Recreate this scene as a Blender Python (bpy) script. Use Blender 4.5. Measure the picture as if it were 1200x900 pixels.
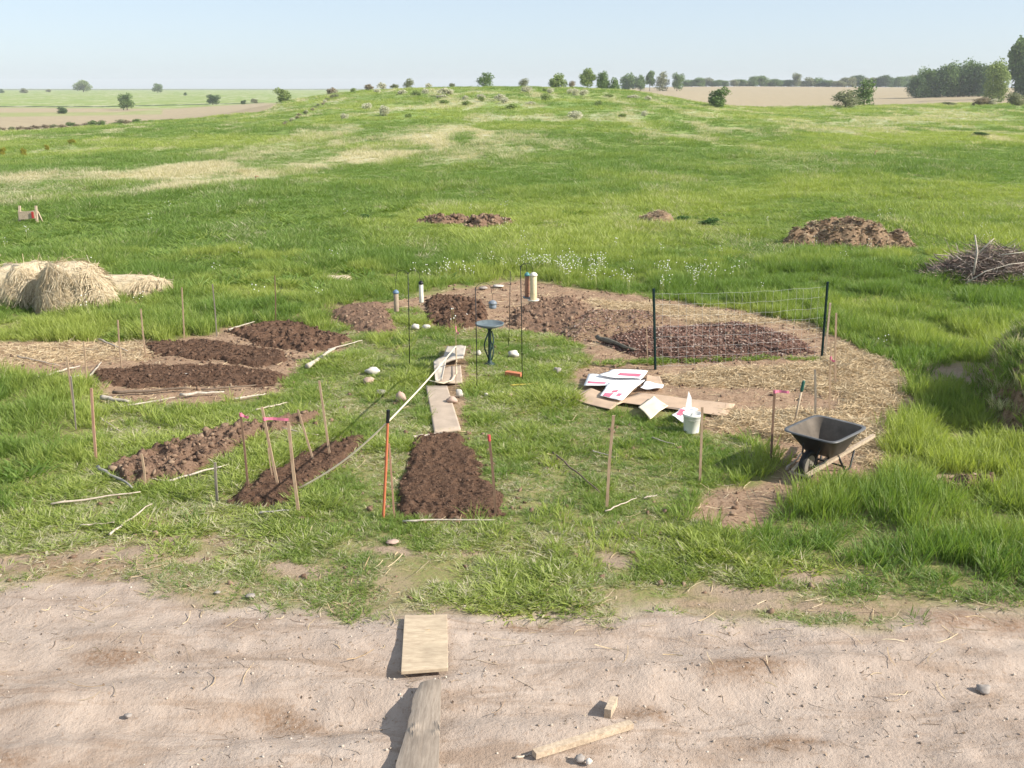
import bpy, math, random
import numpy as np
from mathutils import Vector

for o in list(bpy.data.objects): bpy.data.objects.remove(o)
S = bpy.context.scene
C = S.collection
R = math.radians

# ------------------------------------------------------------------ camera, sky, sun, exposure
H = 4.8
F = 1177.0
PITCH = math.atan(347.0 / F)
cam_d = bpy.data.cameras.new('camera'); cam = bpy.data.objects.new('camera', cam_d); C.objects.link(cam)
cam.location = (0, 0, H); cam.rotation_euler = (R(90) - PITCH, 0, 0)
cam_d.sensor_width = 36; cam_d.lens = F / 1200 * 36; cam_d.clip_start = 0.1; cam_d.clip_end = 20000
S.camera = cam
SUN_EL = R(34); SUN_AZ = R(107)          # azimuth clockwise from +Y: the sun stands on the right, a little behind the camera
w = bpy.data.worlds.new('World'); S.world = w; w.use_nodes = True
nt = w.node_tree; nt.nodes.clear()
sky = nt.nodes.new('ShaderNodeTexSky'); sky.sky_type = 'NISHITA'; sky.sun_disc = False
sky.sun_elevation = SUN_EL; sky.sun_rotation = SUN_AZ; sky.air_density = 0.7; sky.dust_density = 0.85; sky.ozone_density = 0.8
bg = nt.nodes.new('ShaderNodeBackground'); bg.inputs[1].default_value = 0.112
wo = nt.nodes.new('ShaderNodeOutputWorld')
hz_ = nt.nodes.new('ShaderNodeMix'); hz_.data_type = 'RGBA'; hz_.inputs[0].default_value = .62; hz_.inputs[7].default_value = (3.35, 3.85, 4.35, 1)   # thin high haze over the blue
nt.links.new(sky.outputs[0], hz_.inputs[6]); nt.links.new(hz_.outputs[2], bg.inputs[0]); nt.links.new(bg.outputs[0], wo.inputs[0])
sd = bpy.data.lights.new('sun', 'SUN'); sd.energy = 4.6; sd.angle = R(0.6); sd.color = (1.0, 0.93, 0.82)
sun = bpy.data.objects.new('sun', sd); C.objects.link(sun)
sdir = Vector((math.sin(SUN_AZ) * math.cos(SUN_EL), math.cos(SUN_AZ) * math.cos(SUN_EL), math.sin(SUN_EL)))
sun.rotation_euler = sdir.to_track_quat('Z', 'Y').to_euler(); sun.location = (20, 0, 30)
S.view_settings.view_transform = 'Standard'; S.view_settings.look = 'None'
S.view_settings.exposure = 0.82; S.view_settings.gamma = 1
S.render.engine = 'CYCLES'

rng = np.random.default_rng(7)
random.seed(7)
CP, SP = math.cos(PITCH), math.sin(PITCH)

# ------------------------------------------------------------------ geometry of the photograph
def proj(X, Y, Z):
    d = Y * CP + (H - Z) * SP
    v = -Y * SP + (H - Z) * CP
    return 600 + F * X / d, 450 + F * v / d
def ray(px, py):
    a = (px - 600) / F; b = (py - 450) / F
    return a, CP - b * SP, -SP - b * CP          # world dir x, y, z
def G(px, py, z=0.0):
    a, b, c = ray(px, py); t = (z - H) / c
    return a * t, b * t
def P(px, py, Y):
    a, b, c = ray(px, py); t = Y / b
    return Vector((a * t, Y, H + c * t))

# ------------------------------------------------------------------ noise
def _h(ix, iy, s):
    n = (ix.astype(np.int64) * 374761393 + iy.astype(np.int64) * 668265263 + s * 1442695041) & 0xffffffff
    n = ((n ^ (n >> 13)) * 1274126177) & 0xffffffff
    n = n ^ (n >> 16)
    return (n & 0xffff) / 65535.0
def vn(x, y, s=0):
    x = np.asarray(x, float); y = np.asarray(y, float)
    ix = np.floor(x); iy = np.floor(y); fx = x - ix; fy = y - iy
    fx = fx * fx * (3 - 2 * fx); fy = fy * fy * (3 - 2 * fy)
    a = _h(ix, iy, s); b = _h(ix + 1, iy, s); c = _h(ix, iy + 1, s); d = _h(ix + 1, iy + 1, s)
    return (a * (1 - fx) + b * fx) * (1 - fy) + (c * (1 - fx) + d * fx) * fy
def fbm(x, y, s=0, o=4, g=0.5):
    t = 0; a = 1.0; n = 0
    for k in range(o):
        t = t + a * vn(x * 2 ** k + 13.7 * k, y * 2 ** k - 7.3 * k, s + k); n += a; a *= g
    return t / n                                   # 0..1
def sst(a, b, x):
    t = np.clip((x - a) / (b - a), 0, 1); return t * t * (3 - 2 * t)

# ------------------------------------------------------------------ terrain heights
tcols = [-900, 0, 200, 330, 430, 600, 760, 840, 980, 1130, 1250, 2100]
trows = [0, 60, 80, 120, 150, 180, 210, 240, 270, 320, 400, 500, 700, 850, 1200, 3600]
TZ = {
 -900: [0, 0, -.2, -.3, -1.5, -3.5, -4, -4, -4, -4, -3.2, -2.8, -1.8, -1, .1, 2],
 0:    [0, 0, -.2, -.2, -1.5, -3.2, -4, -4.1, -4, -3.8, -3.2, -2.6, -1.8, -1, .3, 2],
 200:  [0, 0, 0, .3, .2, -.6, -2.6, -3.6, -4, -4.0, -3.9, -3.4, -2.4, -1.6, .3, 2],
 330:  [0, 0, 0, .5, .9, 1.4, 1.9, 2.2, 1.0, -1.5, -2.5, -2.5, -2, -1, .4, 2],
 430:  [0, 0, .05, .9, 1.6, 2.5, 3.8, 4.7, 4.5, 3.0, 0, -1, -1, -.5, .5, 2],
 600:  [0, 0, .1, 1.2, 2.3, 3.5, 4.6, 5.2, 5.0, 3.8, 1, 0, 1, 1.5, 2, 2],
 760:  [0, 0, .1, 1.1, 2.0, 3.0, 4.1, 4.5, 4.0, 2.5, 0, 1.8, 4.3, 5.4, 5, 3],
 840:  [0, 0, .05, .6, 1.0, 1.3, 1.0, 0, -1.2, -2.4, -2.2, -.2, 3.4, 6.4, 5.5, 3],
 980:  [0, 0, 0, .35, .5, .6, .8, .7, -.8, -2.2, -2.4, -.2, 3.2, 5.8, 5.0, 3],
 1130: [0, 0, 0, .2, .5, .9, 1.4, 1.6, .8, .1, .1, 1.3, 3.2, 5.2, 4.5, 3],
 1250: [0, 0, 0, .2, .5, .8, 1.2, 1.4, .8, .6, .8, 1.6, 3.2, 5.0, 4.5, 3],
 2100: [0, 0, 0, .2, .5, .8, 1.2, 1.4, .8, .6, .8, 1.6, 3.2, 4.8, 4.5, 3]}
NU, NV = 241, 241
_u = np.linspace(-1.25, 1.25, NU); _v = np.linspace(math.log(20), math.log(3700), NV)
_cu = [(c - 600) / 1227 for c in tcols]
_tmp = np.array([np.interp(np.exp(_v), trows, TZ[c]) for c in tcols])
TT = np.array([[0.0] * NV for _ in range(NU)])
for j in range(NV): TT[:, j] = np.interp(_u, _cu, _tmp[:, j])
def _blur(a, ax, s):
    k = np.exp(-0.5 * (np.arange(-3 * s, 3 * s + 1) / s) ** 2); k /= k.sum()
    pad = [(0, 0), (0, 0)]; pad[ax] = (3 * s, 3 * s)
    b = np.pad(a, pad, mode='edge')
    return np.apply_along_axis(lambda m: np.convolve(m, k, 'valid'), ax, b)
TT = _blur(_blur(TT, 0, 3), 1, 3)
def terrain(X, Y):
    X = np.asarray(X, float); Y = np.asarray(Y, float)
    Yc = np.maximum(Y, 21.0)
    u = np.clip((X / Yc + 1.25) / 2.5 * (NU - 1), 0, NU - 1.001)
    v = np.clip((np.log(Yc) - _v[0]) / (_v[-1] - _v[0]) * (NV - 1), 0, NV - 1.001)
    i = u.astype(int); j = v.astype(int); a = u - i; b = v - j
    z = (TT[i, j] * (1 - a) + TT[i + 1, j] * a) * (1 - b) + (TT[i, j + 1] * (1 - a) + TT[i + 1, j + 1] * a) * b
    k = sst(30, 90, Y)
    z = z + k * (fbm(X / 22, Y / 22, 5, 3) - .5) * .9 * (1 - .6 * sst(150, 260, Y))
    z = z + sst(14, 30, Y) * (fbm(X / 4.5, Y / 4.5, 9, 3) - .5) * .22
    return z

# ------------------------------------------------------------------ ground masks on a 5 cm world grid
GX0, GX1, GY0, GY1, GS = -24.0, 24.0, 3.0, 46.0, 0.05
gx = np.arange(GX0, GX1, GS); gy = np.arange(GY0, GY1, GS)
MX, MY = np.meshgrid(gx, gy, indexing='ij')
WX = MX + (fbm(MX / .5, MY / .5, 21, 4) - .5) * .55; WY = MY + (fbm(MX / .5, MY / .5, 31, 4) - .5) * .55
def sdist(poly, X, Y):                               # signed distance in metres, positive inside
    n = len(poly); d = np.full(X.shape, 1e9); ins = np.zeros(X.shape, bool)
    for i in range(n):
        x0, y0 = poly[i]; x1, y1 = poly[(i + 1) % n]
        ex, ey = x1 - x0, y1 - y0
        t = np.clip(((X - x0) * ex + (Y - y0) * ey) / (ex * ex + ey * ey + 1e-9), 0, 1)
        d = np.minimum(d, (X - x0 - t * ex) ** 2 + (Y - y0 - t * ey) ** 2)
        c = ((y0 > Y) != (y1 > Y)) & (X < ex * (Y - y0) / (ey + (1e-9 if ey == 0 else 0)) + x0)
        ins ^= c
    d = np.sqrt(d); return np.where(ins, d, -d)
def wpoly(pts): return [G(*p) for p in pts]
def gmask(pts, soft=.15, warp=True, off=0.0):
    poly = wpoly(pts); xs = [p[0] for p in poly]; ys = [p[1] for p in poly]; m = 1.2
    i0 = max(0, int((min(xs) - m - GX0) / GS)); i1 = min(len(gx), int((max(xs) + m - GX0) / GS) + 1)
    j0 = max(0, int((min(ys) - m - GY0) / GS)); j1 = min(len(gy), int((max(ys) + m - GY0) / GS) + 1)
    out = np.zeros(MX.shape)
    A, B = (WX, WY) if warp else (MX, MY)
    d = sdist(poly, A[i0:i1, j0:j1], B[i0:i1, j0:j1]) + off
    out[i0:i1, j0:j1] = sst(-soft, soft, d); return out
def look(M, X, Y, default=0.0):
    X = np.asarray(X, float); Y = np.asarray(Y, float)
    u = (X - GX0) / GS; v = (Y - GY0) / GS
    ok = (u >= 0) & (u < len(gx) - 1.01) & (v >= 0) & (v < len(gy) - 1.01)
    u = np.clip(u, 0, len(gx) - 1.01); v = np.clip(v, 0, len(gy) - 1.01)
    i = u.astype(int); j = v.astype(int); a = u - i; b = v - j
    z = (M[i, j] * (1 - a) + M[i + 1, j] * a) * (1 - b) + (M[i, j + 1] * (1 - a) + M[i + 1, j + 1] * a) * b
    return np.where(ok, z, default)

road_edge = [(-900, 660), (-300, 672), (0, 684), (60, 676), (110, 668), (160, 672), (200, 690), (260, 700), (330, 712), (400, 722), (470, 718),
             (530, 716), (600, 716), (700, 713), (800, 712), (850, 722), (930, 736), (1000, 738), (1060, 725), (1120, 716), (1200, 715), (1500, 705), (2200, 700)]
M_road = gmask(road_edge + [(2200, 2600), (-900, 2600)], .25)
def blobs(lst, soft=.3):
    m = np.zeros(MX.shape)
    for (x, y, rx, ry) in lst:
        cx, cy = G(x, y); x1, _ = G(x + rx, y); _, y1 = G(x, y - ry)
        d = np.sqrt(((WX - cx) / (x1 - cx)) ** 2 + ((WY - cy) / (y1 - cy)) ** 2)
        m = np.maximum(m, 1 - sst(1 - soft, 1 + soft, d))
    return m
M_bare = blobs([(210, 632, 75, 8), (185, 608, 40, 6), (345, 668, 40, 10), (40, 662, 70, 14), (130, 655, 70, 14), (560, 652, 30, 4), (450, 645, 40, 5),
                (880, 692, 70, 10), (960, 678, 50, 8), (1130, 565, 40, 8), (870, 708, 90, 7), (720, 655, 40, 5), (1140, 440, 80, 12), (1180, 470, 40, 16), (240, 658, 40, 6), (980, 712, 90, 7)], .45)
S1 = [(430, 360), (500, 345), (560, 336), (610, 329), (680, 338), (780, 350), (880, 363), (950, 380), (985, 398), (965, 425), (700, 432), (680, 405), (640, 390), (600, 386), (545, 388), (500, 384), (495, 362), (460, 364)]
S2 = [(-60, 405), (60, 401), (120, 398), (200, 402), (260, 386), (300, 376), (335, 380), (410, 398), (405, 412), (345, 432), (330, 455), (310, 468), (200, 476), (130, 474), (110, 452), (40, 444), (-60, 440)]
S3 = [(690, 425), (960, 408), (985, 396), (1040, 420), (1068, 450), (1062, 490), (1035, 525), (1015, 560), (960, 562), (915, 612), (850, 622), (806, 602), (830, 576), (895, 560), (925, 545), (905, 520), (820, 502), (790, 476), (690, 462), (662, 435)]
S4 = [(345, 372), (380, 358), (440, 352), (470, 370), (468, 392), (440, 395), (380, 385)]
M_soil = np.maximum.reduce([gmask(S1, .12), gmask(S2, .16), gmask(S3, .12), gmask(S4, .15) * .5, .9 * gmask([(520, 404), (550, 404), (551, 450), (552, 508), (530, 508), (512, 450)], .05)])
LAWN = [(-200, 640), (0, 592), (60, 570), (118, 548), (112, 480), (125, 455), (330, 430), (380, 385), (450, 345), (600, 325), (780, 350), (900, 480), (905, 530), (815, 575), (815, 600), (900, 650), (1010, 690), (1100, 740), (300, 740), (-200, 740)]
M_lawn = gmask(LAWN, .5)
M_fringe = gmask([(-900, 610), (0, 612), (300, 645), (600, 665), (900, 680), (1200, 680), (2200, 680), (2200, 800), (-900, 800)], .6)
M_straw = np.maximum(gmask([(770, 440), (960, 428), (985, 402), (1040, 428), (1062, 458), (1055, 492), (1030, 520), (1010, 545), (985, 500), (990, 470), (950, 458), (850, 456), (790, 452)], .12),
                     gmask([(850, 482), (990, 482), (985, 500), (940, 520), (900, 514), (835, 500)], .12))
M_straw = np.maximum(M_straw, .55 * gmask([(690, 350), (780, 355), (900, 372), (960, 390), (950, 378), (840, 380), (720, 372)], .2))
M_straw = np.maximum(M_straw, .3 * gmask([(-60, 408), (60, 405), (150, 402), (200, 415), (130, 425), (-60, 432)], .2))
M_damp = blobs([(130, 770, 40, 16), (80, 668, 60, 10), (1160, 735, 70, 8), (620, 735, 30, 6), (870, 795, 60, 9), (770, 830, 30, 12), (320, 845, 60, 10), (910, 870, 60, 8), (0, 880, 50, 12)], .6)
M_flower = gmask([(495, 326), (640, 312), (760, 318), (880, 330), (860, 340), (760, 346), (600, 328), (500, 338)], .5)
M_green2 = gmask([(-400, 235), (60, 238), (250, 240), (430, 250), (430, 300), (380, 340), (250, 335), (190, 325), (-400, 330)], 1.5)

beds_keep = np.zeros(MX.shape)                        # grows as beds are laid: no grass through them

def micro(X, Y):
    rd = look(M_road, X, Y); so = look(M_soil, X, Y)
    z = rd * ((fbm(X / 1.9 + .3 * Y, Y / .75, 41, 4) - .5) * .24 + (fbm(X / .28, Y / .2, 48, 3) - .5) * .04 - .05 * np.exp(-((Y - 7.0 - .25 * np.sin(X * .35)) / .22) ** 2) - .04 * np.exp(-((Y - 8.6 - .25 * np.sin(X * .35 + .3)) / .2) ** 2) + .03 * np.exp(-((Y - 7.45 - .25 * np.sin(X * .35)) / .15) ** 2))
    z = z + (1 - rd) * (fbm(X / .8, Y / .8, 43, 3) - .5) * .10 * sst(4, 9, Y)
    z = z + so * (fbm(X / .22, Y / .22, 44, 3) - .5) * .05
    return z
def gz(X, Y):
    return terrain(X, Y) + micro(X, Y)
def gz1(x, y): return float(gz(np.array([x]), np.array([y]))[0])

# ------------------------------------------------------------------ material helpers
MATS = {}
def newmat(name):
    m = bpy.data.materials.new(name); m.use_nodes = True; n = m.node_tree; n.nodes.clear(); MATS[name] = m
    o = n.nodes.new('ShaderNodeOutputMaterial'); return m, n, o
def nd(n, t, **k):
    x = n.nodes.new(t)
    for a, b in k.items(): setattr(x, a, b)
    return x
def mixc(n, fac, a, b, blend='MIX'):
    x = nd(n, 'ShaderNodeMix', data_type='RGBA', blend_type=blend)
    for s, v in ((x.inputs[0], fac), (x.inputs[6], a), (x.inputs[7], b)):
        if isinstance(v, (int, float)): s.default_value = v
        elif isinstance(v, tuple): s.default_value = (*v, 1) if len(v) == 3 else v
        else: n.links.new(v, s)
    return x.outputs[2]
def noise(n, scale, detail=4, rough=.6, vec=None, dist=0):
    x = nd(n, 'ShaderNodeTexNoise'); x.inputs['Scale'].default_value = scale; x.inputs['Detail'].default_value = detail
    x.inputs['Roughness'].default_value = rough; x.inputs['Distortion'].default_value = dist
    if vec is not None: n.links.new(vec, x.inputs['Vector'])
    return x.outputs['Fac']
def ramp(n, src, a, b, lo=0.0, hi=1.0):
    x = nd(n, 'ShaderNodeMapRange'); x.inputs[1].default_value = a; x.inputs[2].default_value = b
    x.inputs[3].default_value = lo; x.inputs[4].default_value = hi; x.clamp = True
    n.links.new(src, x.inputs[0]); return x.outputs[0]
def mth(n, op, a, b=None):
    x = nd(n, 'ShaderNodeMath', operation=op)
    for s, v in ((x.inputs[0], a), (x.inputs[1], b)):
        if v is None: continue
        if isinstance(v, (int, float)): s.default_value = v
        else: n.links.new(v, s)
    return x.outputs[0]
def attr(n, name, typ='GEOMETRY'):
    x = nd(n, 'ShaderNodeAttribute', attribute_type=typ, attribute_name=name); return x.outputs['Fac']
def pbsdf(n, o, col, rough=.9, bump=None, bstr=.3, bdist=.02, metal=0, spec=.25):
    p = nd(n, 'ShaderNodeBsdfPrincipled'); p.inputs['Roughness'].default_value = rough; p.inputs['Metallic'].default_value = metal
    p.inputs['Specular IOR Level'].default_value = spec
    if isinstance(col, tuple): p.inputs['Base Color'].default_value = (*col, 1)
    else: n.links.new(col, p.inputs['Base Color'])
    if bump is not None:
        b = nd(n, 'ShaderNodeBump'); b.inputs['Strength'].default_value = bstr; b.inputs['Distance'].default_value = bdist
        n.links.new(bump, b.inputs['Height']); n.links.new(b.outputs[0], p.inputs['Normal'])
    n.links.new(p.outputs[0], o.inputs[0]); return p
def objvec(n): return nd(n, 'ShaderNodeTexCoord').outputs['Object']
def wood(name, c1, c2, sc=(1, 1, 8), rough=.8):
    m, n, o = newmat(name); tc = nd(n, 'ShaderNodeTexCoord'); mp = nd(n, 'ShaderNodeMapping'); mp.inputs['Scale'].default_value = sc
    n.links.new(tc.outputs['Object'], mp.inputs[0]); f = noise(n, 12, 5, .65, mp.outputs[0], .4); g = noise(n, 3, 3, .5, tc.outputs['Object'])
    c = mixc(n, ramp(n, f, .35, .65), c1, c2); c = mixc(n, ramp(n, g, .5, .75, 0, .45), c, tuple(x * .5 for x in c1))
    pbsdf(n, o, c, rough, f, .35, .004); return m
def plain(name, c, rough=.6, metal=0, var=.25, sc=20, bump=.1, spec=.3):
    m, n, o = newmat(name); f = noise(n, sc, 4, .6, objvec(n))
    cc = mixc(n, ramp(n, f, .3, .7), tuple(x * (1 - var) for x in c), c); pbsdf(n, o, cc, rough, f, bump, .004, metal, spec); return m
def island(name, cols, rough=.9, transl=0.0, nsc=30, spec=.15):        # one colour per loose piece
    m, n, o = newmat(name); g = nd(n, 'ShaderNodeNewGeometry'); cr = nd(n, 'ShaderNodeValToRGB')
    e = cr.color_ramp; e.interpolation = 'LINEAR'
    while len(e.elements) < len(cols): e.elements.new(.5)
    for i, c in enumerate(cols): e.elements[i].position = i / (len(cols) - 1); e.elements[i].color = (*c, 1)
    n.links.new(g.outputs['Random Per Island'], cr.inputs[0])
    f = noise(n, nsc, 3, .6, objvec(n)); c = mixc(n, ramp(n, f, .3, .7, .0, .35), cr.outputs[0], (.02, .015, .01))
    p = pbsdf(n, o, c, rough, None, spec=spec)
    if transl:
        t = nd(n, 'ShaderNodeBsdfTranslucent'); n.links.new(c, t.inputs[0]); mx = nd(n, 'ShaderNodeMixShader'); mx.inputs[0].default_value = transl
        n.links.new(p.outputs[0], mx.inputs[1]); n.links.new(t.outputs[0], mx.inputs[2]); n.links.new(mx.outputs[0], o.inputs[0])
    return m

# ground
m, n, o = newmat('ground')
pos = nd(n, 'ShaderNodeNewGeometry').outputs['Position']
n1 = noise(n, .35, 5, .6, pos); n2 = noise(n, 3.0, 6, .65, pos); n3 = noise(n, 22, 6, .7, pos); n4 = noise(n, .05, 4, .6, pos); n5 = noise(n, 70, 4, .7, pos)
grassy = mixc(n, ramp(n, n1, .35, .65), (.20, .26, .07), (.30, .345, .115))
grassy = mixc(n, ramp(n, n4, .4, .6, 0, .5), grassy, (.185, .265, .078))
thatch = mixc(n, ramp(n, n3, .3, .7), (.26, .20, .11), (.20, .235, .075))
nearf = attr(n, 'near'); c = mixc(n, nearf, grassy, thatch)
lush = attr(n, 'lush'); c = mixc(n, ramp(n, lush, 0, 1, 0, .7), c, (.16, .26, .062))
c = mixc(n, ramp(n, lush, 1.1, 1.8), c, (.06, .07, .04)); dry = attr(n, 'dry'); dryc = mixc(n, ramp(n, n2, .3, .7), (.60, .55, .44), (.40, .41, .25)); c = mixc(n, dry, c, dryc)
tan = attr(n, 'tan'); tanc = mixc(n, ramp(n, n1, .3, .7), (.385, .315, .205), (.32, .265, .175)); c = mixc(n, tan, c, tanc)
soil = attr(n, 'soil'); so1 = mixc(n, ramp(n, n2, .3, .7), (.38, .265, .18), (.27, .18, .12)); so1 = mixc(n, ramp(n, n3, .5, .68), so1, (.13, .075, .045)); c = mixc(n, soil, c, so1)
road = attr(n, 'road'); stg = attr(n, 'strawy'); c = mixc(n, mth(n, 'MULTIPLY', stg, ramp(n, n2, .3, .6, .4, .95)), c, mixc(n, ramp(n, n5, .35, .65), (.62, .49, .31), (.40, .29, .175)))
r1 = mixc(n, ramp(n, n2, .3, .72), (.36, .287, .236), (.50, .412, .345)); mp6 = nd(n, 'ShaderNodeMapping'); mp6.inputs['Scale'].default_value = (.55, 2.2, 1); n.links.new(pos, mp6.inputs[0]); n6 = noise(n, 1.1, 6, .66, mp6.outputs[0], .8); r1 = mixc(n, ramp(n, n1, .45, .7, 0, .5), r1, (.35, .27, .215)); r1 = mixc(n, ramp(n, n6, .50, .62, 0, .7), r1, (.29, .21, .155))
r1 = mixc(n, ramp(n, n3, .56, .72, 0, .8), r1, (.28, .19, .13)); r1 = mixc(n, ramp(n, n5, .62, .72, 0, .4), r1, (.64, .55, .45)); r1 = mixc(n, ramp(n, n5, .40, .30, 0, .5), r1, (.25, .17, .12))
damp = attr(n, 'damp'); r1 = mixc(n, mth(n, 'MULTIPLY', damp, ramp(n, n3, .25, .6)), r1, (.24, .155, .10))
c = mixc(n, road, c, r1)
bsum = mth(n, 'ADD', mth(n, 'MULTIPLY', n3, 1.0), mth(n, 'MULTIPLY', n5, .35)); bsum = mth(n, 'ADD', bsum, mth(n, 'MULTIPLY', n2, 1.5))
pbsdf(n, o, c, .97, bsum, .6, .035, spec=.08)

# grass blades: tint per tuft from the points
def grassmat(name, g1, g2, dryc, transl=.38):
    m, n, o = newmat(name)
    t = attr(n, 'tint', 'INSTANCER'); d = attr(n, 'dryness', 'INSTANCER')
    g = nd(n, 'ShaderNodeNewGeometry'); r = g.outputs['Random Per Island']
    c = mixc(n, t, g1, g2); c = mixc(n, mth(n, 'MULTIPLY', r, .35), c, g2)
    dd = mth(n, 'ADD', d, mth(n, 'MULTIPLY', mth(n, 'SUBTRACT', r, .5), .5)); dd = ramp(n, dd, .3, .7)
    c = mixc(n, dd, c, dryc)
    p = nd(n, 'ShaderNodeBsdfPrincipled'); p.inputs['Roughness'].default_value = .55; p.inputs['Specular IOR Level'].default_value = .3; n.links.new(c, p.inputs['Base Color'])
    tr = nd(n, 'ShaderNodeBsdfTranslucent'); tc = mixc(n, 1.0, c, (1.15, 1.2, .55), 'MULTIPLY'); n.links.new(tc, tr.inputs[0])
    mx = nd(n, 'ShaderNodeMixShader'); mx.inputs[0].default_value = transl
    n.links.new(p.outputs[0], mx.inputs[1]); n.links.new(tr.outputs[0], mx.inputs[2]); n.links.new(mx.outputs[0], o.inputs[0]); return m
grassmat('grass', (.135, .235, .048), (.345, .405, .105), (.60, .54, .41), .42)

def soilmat(name, a, b, dark, sc=1.0):
    m, n, o = newmat(name); v = nd(n, 'ShaderNodeNewGeometry').outputs['Position']
    f = noise(n, 9 * sc, 6, .7, v); g = noise(n, 45 * sc, 5, .7, v); c = mixc(n, ramp(n, f, .35, .65), a, b); c = mixc(n, ramp(n, g, .52, .66, 0, .7), c, dark)
    hh = mth(n, 'ADD', f, mth(n, 'MULTIPLY', g, .6)); pbsdf(n, o, c, .95, hh, .9, .05, spec=.1); return m
soilmat('soil_dark', (.105, .060, .040), (.165, .100, .066), (.035, .020, .015))
soilmat('soil_clod', (.25, .165, .115), (.17, .105, .072), (.055, .033, .024))
soilmat('soil_pale', (.32, .225, .145), (.23, .155, .10), (.11, .07, .045))
soilmat('soil_leafy', (.17, .10, .075), (.11, .06, .045), (.05, .03, .024))
island('clods_dark', [(.06, .034, .023), (.15, .09, .06), (.09, .054, .037), (.22, .14, .095)])
island('clods_brown', [(.11, .066, .045), (.28, .19, .13), (.18, .11, .075), (.36, .26, .18)])
island('leaf_litter', [(.17, .09, .07), (.36, .21, .16), (.22, .12, .09), (.48, .35, .28), (.22, .115, .085), (.58, .48, .42)], transl=.15)
island('compost', [(.17, .10, .06), (.38, .26, .16), (.24, .155, .095), (.50, .38, .25), (.20, .18, .08)], transl=.1)
island('straw', [(.66, .51, .31), (.78, .64, .42), (.56, .41, .24), (.82, .70, .49), (.44, .30, .17)], transl=.2, rough=.7)
island('hay', [(.62, .50, .33), (.74, .63, .44), (.50, .39, .24), (.80, .70, .52), (.42, .31, .18)], transl=.2, rough=.7)
island('pebbles', [(.48, .39, .31), (.60, .52, .44), (.32, .24, .18), (.68, .62, .54)])
island('twigs', [(.22, .15, .10), (.42, .32, .23), (.15, .10, .07), (.50, .42, .32)])
island('brush', [(.20, .14, .11), (.36, .29, .24), (.26, .17, .14), (.48, .42, .36), (.13, .09, .075)])
wood('stake_wood', (.34, .23, .15), (.48, .35, .24), (3, 3, .6))
wood('stake_grey', (.20, .17, .14), (.30, .26, .21), (3, 3, .6))
wood('stake_brown', (.16, .10, .07), (.24, .15, .10), (3, 3, .6))
wood('stake_red', (.36, .20, .14), (.46, .29, .20), (3, 3, .6))
wood('board', (.40, .31, .22), (.55, .45, .32), (.7, 3, 1))
wood('old_plank', (.26, .21, .165), (.40, .33, .265), (5, .5, 1))
wood('pale_wood', (.36, .28, .20), (.56, .45, .33), (3, 3, 3))
wood('branch', (.40, .33, .26), (.58, .50, .42), (2, 2, 2))
wood('bark', (.13, .095, .07), (.20, .15, .11), (2, 2, 1))
wood('white_branch', (.36, .31, .25), (.58, .52, .44), (2, 2, 2))
wood('dark_log', (.10, .085, .065), (.20, .18, .14), (1, 3, 3))
plain('black_metal', (.018, .020, .022), .45, .3)
plain('green_post', (.022, .060, .055), .5, .2, .35)
plain('post_white', (.75, .75, .72), .6)
plain('wire', (.62, .62, .60), .5, .2)
plain('black_plastic', (.022, .023, .026), .42, 0, .35, 9, .1, .5)
plain('tray_dust', (.15, .125, .10), .8, 0, .5, 6)
plain('tray_rim', (.13, .13, .13), .45, 0, .3, 9)
plain('rubber', (.018, .018, .019), .75)
plain('rim_metal', (.32, .29, .25), .5, .5)
plain('orange_rod', (.55, .17, .085), .45, 0, .15)
plain('pink_ribbon', (.72, .20, .30), .45, 0, .1)
plain('red_tip', (.50, .08, .08), .5, 0, .1)
plain('cardboard', (.52, .38, .27), .85, 0, .18, 5)
plain('cream_card', (.78, .68, .50), .8, 0, .1, 4)
plain('white_card', (.83, .82, .82), .7, 0, .06, 4)
plain('red_print', (.70, .16, .24), .7, 0, .1)
plain('white_plastic', (.80, .79, .74), .45, 0, .1, 4)
plain('rope', (.80, .70, .50), .85, 0, .2, 60)
plain('slab', (.46, .37, .29), .9, 0, .22, 5)
plain('paper_sack', (.52, .46, .39), .85, 0, .25, 5)
plain('stone_white', (.66, .61, .55), .9, 0, .3, 14, .4)
plain('stone_pink', (.50, .36, .29), .9, 0, .35, 14, .4)
plain('stone_grey', (.36, .32, .29), .9, 0, .4, 14, .4)
plain('bath_bowl', (.14, .175, .19), .35, 0, .3, 12)
plain('bath_foot', (.022, .050, .046), .5, 0, .35, 12)
plain('feeder_tan', (.72, .60, .38), .55, 0, .25, 25)
plain('feeder_wood', (.38, .30, .22), .7, 0, .25, 25)
plain('feeder_white', (.74, .70, .62), .55, 0, .2, 25)
plain('feeder_red', (.38, .19, .13), .5, 0, .25, 25)
plain('teal_cap', (.07, .22, .23), .4, 0, .1)
plain('blue_cap', (.14, .22, .32), .4, 0, .1)
plain('feeder_blue', (.22, .25, .29), .4, 0, .3, 18)
plain('brick', (.55, .20, .10), .85, 0, .3)
plain('yellow', (.62, .48, .10), .6, 0, .2)
plain('grip_green', (.02, .10, .075), .5, 0, .1)
plain('flower_white', (.80, .80, .74), .7, 0, .05)
plain('grey_pipe', (.34, .32, .29), .7, 0)
plain('red_paint', (.50, .06, .05), .6, 0, .2)
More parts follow.
